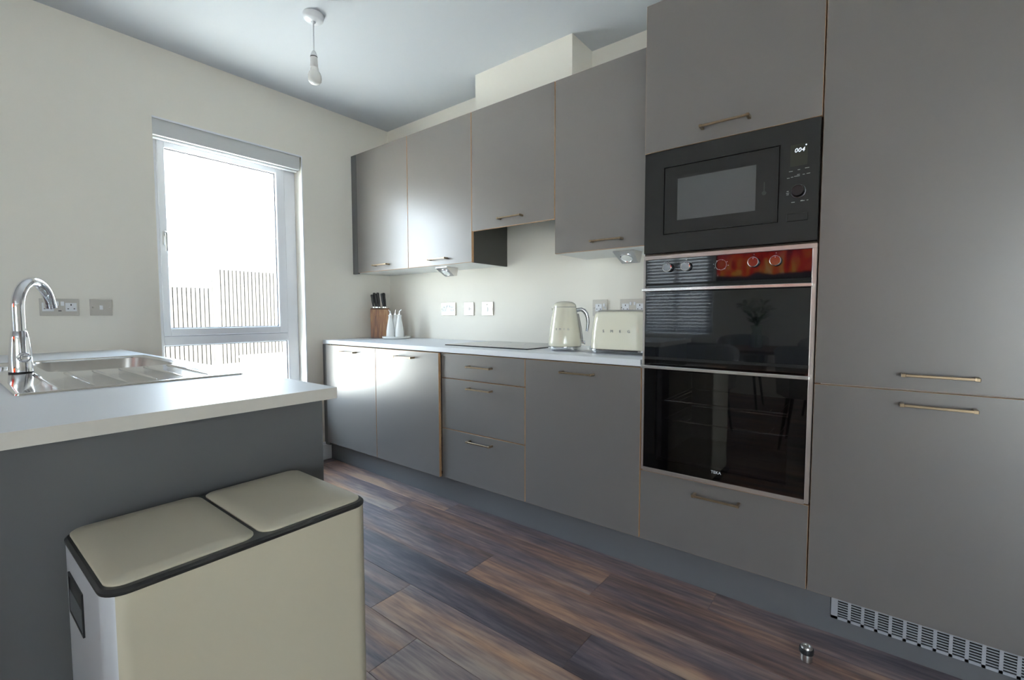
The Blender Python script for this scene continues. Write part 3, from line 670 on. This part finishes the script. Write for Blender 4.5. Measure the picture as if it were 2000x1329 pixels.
def lid(x0, x1):
    c_, h_ = (x0+x1)/2, (x1-x0)/2; bm = bmesh.new(); y0, y1 = cy-hy+.010, cy+hy-.003
    yc, yh = (y0+y1)/2, (y1-y0)/2
    def rr(ins, z): return rrect(c_, yc, h_-ins, yh-ins, .024-ins*.5, z, 8)
    rings(bm, [rr(0, .7172), rr(0, .7195), rr(.002, .7212), rr(.03, .7222)]); return bm
for x0, x1 in ((cx-hx+.006, cx-.0035), (cx+.0035, cx+hx-.006)): obj('lid', lid(x0, x1), BINC, bn, smooth=True)
bm = bmesh.new(); X = cx-hx
box(bm, X-.0025, X+.001, .930, .934, .600, .668); box(bm, X-.0025, X+.001, 1.030, 1.034, .600, .668); box(bm, X-.0025, X+.001, .934, 1.030, .600, .604); box(bm, X-.0025, X+.001, .934, 1.030, .664, .668)
box(bm, X-.0006, X-.0001, .934, 1.030, .604, .664); gh = obj('side_handle', bm, BLACKP, bn)
bm = bmesh.new(); box(bm, X-.0022, X-.0007, .936, 1.028, .605, .642); obj('grip_plate', bm, CHROME, gh)
for xq in (cx-.09, cx+.09): obj('pedal', B(xq-.045, xq+.045, cy-hy-.035, cy-hy+.01, .008, .018, bev=.003), BLACKP, bn)

# ------------------------------------------------------------------ sockets and switches
def plate(face, u, z, w_, h_=.094, kind='socket', label='', name='wall_socket', group=None):
    """face 'X': on the cabinet wall looking -x, u = y centre; 'Y': on the window wall looking -y, u = x centre"""
    t = thing(name, label, 'socket' if 'socket' in name else 'switch', (DB, u, z) if face == 'X' else (u, YW, z), group)
    dp = .010
    def bb(u0, u1, z0, z1, d0, d1, **k):
        if face == 'X': return B(DB-d1, DB-d0, u0, u1, z0, z1, **k)
        return B(u0, u1, YW-d1, YW-d0, z0, z1, **k)
    sg = -1 if face == 'X' else 1      # +1: picture-right
    obj('plate', bb(u-w_/2, u+w_/2, z-h_/2, z+h_/2, .0002, dp, bev=.0012), SATIN, t)
    for s in (-1, 1):
        q = u+s*(w_/2-.010) ; bm = bmesh.new()
        if face == 'X': lathe(bm, (DB-dp, q, z), [(.0032, 0), (.0032, -.0008)], 14, 'X')
        else: lathe(bm, (q, YW-dp, z), [(.0032, 0), (.0032, -.0008)], 14, 'Y')
        obj('screw', bm, CHROME, t)
    def pins(c):
        ins = obj('socket_insert', bb(c-.021, c+.021, z-.020, z+.022, dp, dp+.0012, bev=.0005), WHITE, t)
        bm = bmesh.new()
        def add(u0, u1, z0, z1):
            if face == 'X': box(bm, DB-dp-.0018, DB-dp-.0011, u0, u1, z0, z1)
            else: box(bm, u0, u1, YW-dp-.0018, YW-dp-.0011, z0, z1)
        add(c-.002, c+.002, z+.008, z+.017); add(c-.0145, c-.0085, z-.0095, z-.0055); add(c+.0085, c+.0145, z-.0095, z-.0055)
        obj('pin_holes', bm, HOLE, ins)
    def rocker(c, zz=None, ww=.013, hh=.022):
        zz = z if zz is None else zz
        obj('rocker_switch', bb(c-ww/2, c+ww/2, zz-hh/2, zz+hh/2, dp, dp+.003, bev=.001), WHITE, t)
    if kind == 'twin':
        pins(u-sg*.042); pins(u+sg*.042); rocker(u-sg*.012, z+.022, .011, .018); rocker(u+sg*.012, z+.022, .011, .018)
    elif kind == 'twinusb':
        pins(u-.042); pins(u+.042); rocker(u-.010, z+.018); rocker(u+.010, z+.018)
        obj('usb_slot', bb(u+.0-.006, u+.006, z-.020, z-.016, dp, dp+.0008), HOLE, t)
    elif kind == 'switch': rocker(u)
    elif kind == 'spur':
        rocker(u-sg*.0); obj('neon_indicator', bb(u+sg*.018-.003, u+sg*.018+.003, z-.004, z+.004, dp, dp+.001), HOLE, t)
    elif kind == 'cooker':
        rocker(u-sg*.002, z-.004, .018, .030); obj('neon_indicator', bb(u-sg*.002-.007, u-sg*.002+.007, z+.026, z+.032, dp, dp+.001), HOLE, t)
    elif kind == 'single':
        pins(u-sg*.006); rocker(u+sg*.028, z+.016, .011, .018)
    return t
plate('Y', .426, 1.128, .142, .086, 'twinusb', 'satin double socket with charging port, on the window wall behind the tap')
plate('Y', .584, 1.128, .088, .086, 'switch', 'satin single switch plate between the double socket and the window', 'wall_switch')
plate('X', 2.515, 1.128, .148, .094, 'twin', 'white-fronted double socket on the hob wall, leftmost of the plates there')
plate('X', 2.305, 1.128, .092, .094, 'spur', 'square switch plate in the middle of the three left of the kettle', 'wall_switch')
plate('X', 2.128, 1.128, .100, .094, 'cooker', 'square cooker switch plate with a dark rocker, nearest the kettle on its left', 'wall_switch')
plate('X', 1.262, 1.126, .092, .094, 'single', 'square single socket above the gap between kettle and toaster')
plate('X', 1.060, 1.126, .150, .094, 'twin', 'satin double socket on the wall behind the toaster')

# ------------------------------------------------------------------ under-cabinet lights
def wedge(yc, label):
    t = thing('cabinet_light', label, 'light', (2.25, yc, 1.411), 'wedge lights under the wall cabinets')
    x0 = 2.19; z = 1.4105; hw = .056; bm = bmesh.new()
    rings(bm, [[Vector((x0, yc+s*hw, z)), Vector((x0+.11, yc+s*hw, z)), Vector((x0+.11, yc+s*(hw-.012), z-.055)), Vector((x0+.085, yc+s*(hw-.012), z-.058)), Vector((x0, yc+s*hw, z-.006))] for s in (-1, 1)])
    obj('housing', bm, STEEL, t)
    nrm = Vector((-.058+.006, 0, -.085)).normalized(); c0 = Vector((x0+.045, yc, z-.034)); bm = bmesh.new()
    q = Vector((0, 0, 1)).rotation_difference(nrm).to_matrix()
    rings(bm, [[c0+q@Vector((r*math.cos(2*PI*i/32), r*math.sin(2*PI*i/32), h)) for i in range(32)] for r, h in ((.033, -.004), (.033, .0035), (.029, .0045), (.0275, .002))])
    ln = obj('spot_ring', bm, CHROME, t, smooth=True)
    bm = bmesh.new(); rings(bm, [[c0+q@Vector((r*math.cos(2*PI*i/32), r*math.sin(2*PI*i/32), h)) for i in range(32)] for r, h in ((.027, .0), (.027, .0026), (.012, .006))]); obj('lens', bm, mat('frosted_lens', (.85, .85, .82), .3), ln, smooth=True)
wedge(2.335, 'silver wedge-shaped light under the wall cabinets left of the hob'); wedge(1.01, 'silver wedge-shaped light under the wall cabinet beside the tall oven unit')

# ------------------------------------------------------------------ ceiling pendant
pd = thing('pendant_lamp', 'bare white bulb hanging from a white ceiling rose', 'lamp', (1.282, 2.275, ZC))
cxp, cyp = 1.282, 2.275
bm = bmesh.new(); lathe(bm, (cxp, cyp, ZC), [(.050, 0), (.050, -.010), (.047, -.022), (.038, -.030), (.012, -.034), (.007, -.042)], 40); obj('ceiling_rose', bm, WHITE, pd, smooth=True)
bm = bmesh.new(); tube(bm, [(cxp, cyp, ZC-.040), (cxp-.001, cyp, 2.50), (cxp-.002, cyp, 2.415)], .0032, 10); obj('cord', bm, WHITE, pd, smooth=True)
bm = bmesh.new(); lathe(bm, (cxp-.002, cyp, 0), [(.006, 2.418), (.010, 2.412), (.0155, 2.398), (.0165, 2.390)], 28); obj('lampholder_cap', bm, WHITE, pd, smooth=True)
bm = bmesh.new(); lathe(bm, (cxp-.002, cyp, 0), [(.0172, 2.390), (.0172, 2.386)], 28); obj('holder_seam', bm, RUBBER, pd, smooth=True)
bm = bmesh.new(); lathe(bm, (cxp-.002, cyp, 0), [(.0165, 2.386), (.0172, 2.378), (.0165, 2.372), (.0178, 2.366), (.0175, 2.358), (.0190, 2.350), (.0190, 2.338), (.0180, 2.336)], 28); obj('lampholder_skirt', bm, mat('ivory_plastic', (.74, .72, .70), .4), pd, smooth=True)
bm = bmesh.new(); lathe(bm, (cxp, cyp, 0), [(.0180, 2.337), (.0195, 2.322), (.0265, 2.312), (.0315, 2.299), (.0325, 2.286), (.0305, 2.271), (.0235, 2.260), (.0130, 2.2545), (.003, 2.2535)], 36); obj('bulb', bm, mat('opal_bulb', (.85, .84, .80), .15), pd, smooth=True)

# ------------------------------------------------------------------ kettle
kt = thing('electric_kettle', 'cream retro electric kettle with domed lid, left of the toaster', 'kettle', (2.05, 1.264, ZWT))
kx, ky = 2.05, 1.264; z = ZWT+.0005
def body_r(h):       # height above worktop
    return .0865 - .028*((h-.026)/.20)**1.25
bm = bmesh.new()
lathe(bm, (kx, ky, z), [(.070, .010), (.082, .012), (.0845, .016), (.0845, .023), (.078, .0245)], 48); obj('power_base', bm, CHROME, kt, smooth=True)
for k in range(4):
    a = PI/4+k*PI/2+.35; bm = bmesh.new(); lathe(bm, (kx+.070*math.cos(a), ky+.070*math.sin(a), z), [(.008, 0), (.010, .004), (.010, .014)], 18); obj('foot', bm, CHROME, kt, smooth=True)
hs = [.0245, .028, .05, .08, .11, .14, .17, .20, .2235]
bm = bmesh.new(); lathe(bm, (kx, ky, z), [(body_r(h) if h > .026 else .0845, h) for h in hs]+[(.052, .2245)], 56); obj('body', bm, CREAM, kt, smooth=True)
bm = bmesh.new(); lathe(bm, (kx, ky, z), [(.0575, .2235), (.0592, .2255), (.0575, .2345), (.0515, .2430), (.0390, .2500), (.020, .2535), (.004, .2545)], 48); obj('lid', bm, CREAM, kt, smooth=True)
hd = Vector((.45, -.893, 0)).normalized()
def kp(r, h): return Vector((kx, ky, z+h)) + hd*r
bm = bmesh.new()
path = [kp(.052, .206), kp(.066, .210), kp(.084, .212), kp(.099, .205), kp(.110, .190), kp(.117, .168), kp(.119, .145), kp(.117, .122), kp(.113, .10)]
tube(bm, path, [.010, .0105, .011, .011, .0105, .0098, .0088, .0075, .006], 16); obj('handle', bm, mat('chromed_handle', (.6, .6, .62), .2, metal=.8), kt, smooth=True)
bm = bmesh.new(); tube(bm, [kp(body_r(.19)+.002, .19), kp(body_r(.12)+.004, .12), kp(body_r(.05)+.004, .05)], [.006, .007, .007], 12); obj('handle_spine', bm, mat('grey_handle_spine', (.30, .29, .28), .4), kt, smooth=True)
bm = bmesh.new(); tube(bm, [kp(body_r(.035), .045), kp(body_r(.035)+.014, .042)], [.005, .009], 14); tube(bm, [kp(.10, .042), kp(.106, .042)], [.010, .010], 14); obj('power_switch', bm, CHROME, kt, smooth=True)
sd = -hd; bm = bmesh.new(); sv = Vector((kx, ky, z))
rs = []
for r_, h_, w_ in ((.050, .185, .012), (.056, .205, .014), (.067, .217, .009)):
    c_ = sv+sd*r_+Vector((0, 0, h_)); sidev = Vector((-sd.y, sd.x, 0)); rs.append([c_+sidev*w_*u+Vector((0, 0, 1))*w_*.8*v for u, v in ((-1, .5), (0, -1), (1, .5), (0, .7))])
rings(bm, rs); obj('spout', bm, CREAM, kt, smooth=True)
view = Vector((-.785, -.617, 0)).normalized()
def wrap_text(parent, s, h, size, spread, centre_dir, label):
    base_a = math.atan2(centre_dir.y, centre_dir.x)
    for i, ch in enumerate(s):
        a = base_a + (i-(len(s)-1)/2)*spread
        n_ = Vector((math.cos(a), math.sin(a), 0)); slope = .13; nn = Vector((n_.x, n_.y, slope)).normalized()
        xd = Vector((0, 0, 1)).cross(n_); yd = nn.cross(xd)
        rot = Matrix((xd, yd, nn)).transposed().to_4x4()
        text('lettering', ch, size, Vector((kx, ky, z+h))+n_*(body_r(h)+.0006), LETTER, parent, rot, .0008)
LETTER = mat('lettering_steel', (.25, .25, .26), .3, metal=.5)
bm = bmesh.new(); lathe(bm, (kx, ky, z), [(.0592, .2228), (.0597, .2234), (.0597, .2244), (.0590, .2250)], 48); obj('lid_seam', bm, LETTER, kt, smooth=True)
wrap_text(kt, 'SMEG', .112, .014, .27, Vector((-.93, -.37, 0)), '')

# ------------------------------------------------------------------ toaster
to = thing('toaster', 'cream retro two-slice toaster between the kettle and the tall oven unit', 'toaster', (2.07, .942, ZWT))
tcx, tcy, thx, thy = 2.070, .938, .098, .156; z = ZWT+.0005
def trr(ix, iy, r, zz): return rrect(tcx, tcy, thx-ix, thy-iy, r, z+zz, 8)
bm = bmesh.new(); rings(bm, [trr(.0, .0, .060, .024), trr(.0, .0, .062, .05), trr(.002, .002, .062, .10), trr(.006, .007, .062, .15), trr(.012, .014, .060, .185), trr(.020, .022, .055, .1965), trr(.032, .034, .045, .2005)])
obj('body', bm, CREAM, to, smooth=True, angle=60)
bm = bmesh.new(); rings(bm, [trr(.004, .004, .056, .012), trr(-.001, -.001, .058, .015), trr(-.001, -.001, .058, .022), trr(.005, .005, .055, .024)]); obj('chrome_base', bm, CHROME, to, smooth=True)
for sx in (-1, 1):
    for sy in (-1, 1):
        bm = bmesh.new(); lathe(bm, (tcx+sx*.068, tcy+sy*.125, z), [(.008, 0), (.012, .004), (.012, .016)], 18); obj('foot', bm, CHROME, to, smooth=True)
bm = bmesh.new(); rings(bm, [rrect(tcx, tcy, .064, .128, .045, z+.2005, 8), rrect(tcx, tcy, .066, .130, .047, z+.2035, 8), rrect(tcx, tcy, .062, .126, .043, z+.207, 8)]); tt = obj('top_plate', bm, STEEL, to, smooth=True)
for sx in (-1, 1): obj('bread_slot', B(tcx+sx*.026-.014, tcx+sx*.026+.014, tcy-.085, tcy+.085, z+.2068, z+.2076), DARK, tt)
bm = bmesh.new(); box(bm, tcx-.016, tcx+.016, tcy-thy-.016, tcy-thy-.001, z+.135, z+.150, bev=.004, seg=2); obj('lever', bm, CHROME, to)
bm = bmesh.new(); lathe(bm, (tcx, tcy-thy-.002, z+.07), [(.018, .003), (.018, -.008), (.015, -.010)], 28, 'Y'); obj('browning_dial', bm, CHROME, to, smooth=True)
for i, ch in enumerate('SMEG'):
    text('lettering', ch, .018, (tcx-thx+.0003, tcy+.066-i*.042, z+.108), LETTER, to, FACE_X, .0012)

# ------------------------------------------------------------------ knife block, bottles, tray
kb = thing('knife_block', 'reddish wooden knife block in the window corner of the worktop', 'knife block', (2.25, 3.10, ZWT))
ang = math.radians(38); bx_, by_ = 2.262, 3.115
def kloc(u, v, h): return Vector((bx_+u*math.cos(-ang)-v*math.sin(-ang), by_+u*math.sin(-ang)+v*math.cos(-ang), ZWT+.0005+h))
bm = bmesh.new()
rings(bm, [[kloc(u*.072, v, 0) for u, v in ((-1, -.052), (1, -.052), (1, .052), (-1, .052))], [kloc(u*.072-.004, v, .226+(.012 if v > 0 else 0)) for u, v in ((-1, -.047), (1, -.047), (1, .050), (-1, .050))]])
bmesh.ops.bevel(bm, geom=list(bm.edges), offset=.003, segments=2, affect='EDGES'); obj('block', bm, BLOCKM, kb)
bm = bmesh.new()
for i, (u, v) in enumerate(((-.052, -.022), (-.028, .016), (-.020, -.022), (.004, .016), (.016, -.022), (.040, .014))): 
    c0 = kloc(u, v, .232); 
kh = [(-.050, -.020, .110), (-.033, .018, .128), (-.022, -.018, .118), (-.006, .018, .130), (.026, -.018, .122), (.040, .016, .128)]
klab = ['leftmost black knife handle in the front row of the wooden block', 'leftmost black knife handle in the back row of the wooden block', 'second black knife handle from the left in the front row of the block',
        'middle black knife handle in the back row of the wooden block', 'rightmost black knife handle in the front row of the wooden block', 'rightmost black knife handle in the back row of the wooden block']
for (u, v, h), kl in zip(kh, klab):
    t = thing('kitchen_knife', kl, 'knife', kloc(u, v, .231), 'knives in the wooden block')
    lean = Vector((-.10, .04, 1)).normalized(); c0 = kloc(u, v, .2345)
    bm = bmesh.new(); rs = []
    for q, w_, tk_ in ((0, .0085, .006), (.012, .0075, .0055), (.045, .010, .007), (.075, .0095, .007), (.098, .0115, .0072), (.106, .008, .005)):
        c_ = c0+lean*(q*h/.12+.012); a1_, a2_ = Vector((math.cos(-ang), math.sin(-ang), 0)), Vector((-math.sin(-ang), math.cos(-ang), 0))
        rs.append([c_+a1_*w_*math.cos(2*PI*k/10)+a2_*tk_*math.sin(2*PI*k/10) for k in range(10)])
    rings(bm, rs); obj('handle', bm, BLACKP, t, smooth=True)
    bm = bmesh.new(); c_ = c0; rings(bm, [[c0+lean*q+a1_*.0085*math.cos(2*PI*k/10)+a2_*.006*math.sin(2*PI*k/10) for k in range(10)] for q in (.004, .013)]); obj('bolster', bm, CHROME, t, smooth=True)
bm = bmesh.new(); tcx2, tcy2 = 2.262, 2.915
lathe(bm, (tcx2, tcy2, ZWT+.0005), [(.095, 0), (.106, .004), (.110, .017), (.107, .018), (.100, .010), (.02, .009)], 48)
tag(obj('tray', bm, CERAM, smooth=True), 'round white tray holding the oil bottles, right of the knife block', 'tray')
def bottle(x_, y_, label, tilt):
    t = thing('oil_bottle', label, 'bottle', (x_, y_, ZWT+.0105), 'white oil bottles on the tray'); z0 = ZWT+.0105
    bm = bmesh.new(); lathe(bm, (x_, y_, z0), [(.030, 0), (.033, .004), (.0335, .020), (.032, .050), (.027, .085), (.0205, .120), (.0155, .150), (.0145, .162), (.0165, .165), (.0165, .172), (.011, .174)], 36); obj('body', bm, CERAM, t, smooth=True)
    bm = bmesh.new(); lathe(bm, (x_, y_, z0), [(.010, .173), (.010, .182), (.006, .186)], 20); tube(bm, [(x_, y_, z0+.18), (x_, y_, z0+.196), (x_+tilt*.010, y_-tilt*.012, z0+.212)], [.0045, .004, .003], 10); obj('pourer', bm, CHROME, t, smooth=True)
bottle(2.215, 2.925, 'white ceramic oil bottle on the tray, nearest the knife block', -1)
bottle(2.250, 2.862, 'white ceramic oil bottle on the tray, furthest from the knife block', 1)
bottle(2.310, 2.988, 'white ceramic oil bottle on the tray, half hidden behind the other two', .3)

# ------------------------------------------------------------------ small door stop on the floor
ds = thing('door_stop', 'small chrome door stop with black rubber band on the wooden floor', 'door stop', (1.672, .136, 0))
bm = bmesh.new(); lathe(bm, (1.672, .136, 0), [(.0150, .0005), (.0165, .002), (.0165, .043), (.0150, .0465), (.011, .0475), (.0105, .043)], 36); obj('chrome_post', bm, STEEL, ds, smooth=True)
bm = bmesh.new(); lathe(bm, (1.672, .136, 0), [(.0166, .0245), (.0195, .0255), (.0202, .029), (.0202, .038), (.0192, .0405), (.0166, .041)], 36); obj('rubber_ring', bm, RUBBER, ds, smooth=True)

# ------------------------------------------------------------------ dining side of the room, seen in the oven glass
tv = thing('television', 'wall television showing a log fire, seen as the red glow on the oven control panel', 'television', (XM, 1.10, 1.46))
bm = bmesh.new(); box(bm, XM+.02, XM+.07, .48, 1.76, 1.53, 2.25, bev=.004); obj('casing', bm, BLACKP, tv)
bm = bmesh.new(); box(bm, 0, .002, -.625, .625, -.345, .345); sc = obj('screen', bm, FLAME, tv, loc=(XM+.071, 1.12, 1.89)); obj('wall_bracket', B(XM+.001, XM+.02, .95, 1.25, 1.75, 2.0), BLACKM, tv)
dt = thing('dining_table', 'dark wooden dining table, seen reflected in the oven doors', 'table', (-1.55, .85, 0))
obj('tabletop', B(-2.0, -1.1, .05, 1.75, .715, .745, bev=.004), WALNUT, dt)
for x_ in (-1.92, -1.18):
    for y_ in (.13, 1.67): obj('leg', B(x_-.03, x_+.03, y_-.03, y_+.03, 0, .715, bev=.004), WALNUT, dt)
def chair(x_, y_, rz, label):
    t = thing('dining_chair', label, 'chair', (x_, y_, 0), 'upholstered chairs round the dining table'); t.rotation_euler = (0, 0, rz)
    R_ = Matrix.Rotation(rz, 4, 'Z'); T_ = Matrix.Translation((x_, y_, 0)) @ R_
    def fin(bm, name, m_, sm=True):
        o = obj(name, bm, m_, None, smooth=sm); o.parent = t; return o
    bm = bmesh.new(); rings(bm, [rrect(0, 0, .22-i_, .21-i_, .08, z_, 5) for i_, z_ in ((.02, .42), (0, .44), (0, .47), (.03, .49))]); fin(bm, 'seat', FABRIC)
    bm = bmesh.new(); rs = []
    for k in range(13):      # shell of the back, curving round the sitter; sitter faces +x
        a = math.radians(70+220*k/12) ; e_ = abs(k-6)/6; top = .84-.10*e_**3; c_ = Vector((.02+.24*math.cos(a), .235*math.sin(a), 0)); n_ = Vector((math.cos(a), math.sin(a), 0))
        rs.append([c_+n_*.0+Vector((0, 0, .43)), c_+n_*.022+Vector((0, 0, .43)), c_+n_*.05+Vector((0, 0, top-.02)), c_+n_*.035+Vector((0, 0, top)), c_+n_*.018+Vector((0, 0, top-.02))])
    rings(bm, rs); fin(bm, 'backrest', FABRIC)
    for sx in (-1, 1):
        for sy in (-1, 1):
            bm = bmesh.new(); tube(bm, [(sx*.15, sy*.15, .425), (sx*.20, sy*.20, 0)], [.016, .010], 10); fin(bm, 'leg', BLACKP)
chair(-.78, 1.22, PI, 'grey tub dining chair on the kitchen side of the table, nearer the window')
chair(-.78, .38, PI, 'grey tub dining chair on the kitchen side of the table, further from the window')
chair(-2.32, 1.22, 0, 'grey tub dining chair on the far side of the table, nearer the window')
chair(-2.32, .38, 0, 'grey tub dining chair on the far side of the table, further from the window')
vs = thing('glass_vase', 'clear glass vase of lilies on the dining table, reflected in the upper oven door', 'vase', (-1.5, .93, .745))
bm = bmesh.new(); lathe(bm, (-1.5, .93, .7455), [(.050, 0), (.060, .01), (.062, .06), (.045, .14), (.038, .18), (.055, .225), (.052, .225), (.035, .18), (.041, .14), (.056, .06), (.052, .014), (.01, .012)], 32, cap1=True); obj('glass_body', bm, VASEG, vs, smooth=True)
bq = thing('lily_bouquet', 'bunch of white lilies standing in the glass vase on the dining table', 'flowers', (-1.5, .93, .765))
def lily(az, tilt, h):
    d0 = Vector((math.cos(az)*math.sin(tilt), math.sin(az)*math.sin(tilt), math.cos(tilt))); b0 = Vector((-1.5, .93, .765))
    top = b0+Vector((0, 0, .17))+d0*h; mid = b0+Vector((0, 0, .19))
    bm = bmesh.new(); tube(bm, [b0+Vector((-d0.x*.02, -d0.y*.02, 0)), mid, top], .004, 6); t = obj('stem', bm, LEAF, bq)
    s = d0.orthogonal().normalized(); q = d0.cross(s)
    bm = bmesh.new()
    for k in range(6):
        a = k*PI/3+az; e_ = s*math.cos(a)+q*math.sin(a); f_ = s*math.cos(a+PI/2)+q*math.sin(a+PI/2)
        P = [(0, .004, 0), (.02, .014, .035), (.05, .020, .065), (.085, .012, .075), (.10, .001, .068)]
        vv = [[bm.verts.new(top+e_*r+f_*w_*sg_+d0*h_) for sg_ in (-1, 1)] for r, w_, h_ in P]
        for a_, b_ in zip(vv, vv[1:]): bm.faces.new((a_[0], a_[1], b_[1], b_[0]))
    bmesh.ops.solidify(bm, geom=list(bm.faces), thickness=.002); obj('petals', bm, PETAL, t, smooth=True)
    bm = bmesh.new()
    for k in range(3):
        c_ = mid.lerp(top, .3+.25*k); a = az*2+k*2.2; e_ = Vector((math.cos(a), math.sin(a), .35)); f_ = Vector((-math.sin(a), math.cos(a), 0))
        P = [(0, .003), (.04, .014), (.09, .012), (.13, .001)]; vv = [[bm.verts.new(c_+e_*r+f_*w_*sg_) for sg_ in (-1, 1)] for r, w_ in P]
        for a_, b_ in zip(vv, vv[1:]): bm.faces.new((a_[0], a_[1], b_[1], b_[0]))
    bmesh.ops.solidify(bm, geom=list(bm.faces), thickness=.0015); obj('leaves', bm, LEAF, t)
for k in range(7): lily(k*PI*2/7+.3, .15+.42*((k*3) % 7)/7, .13+.05*(k % 3))
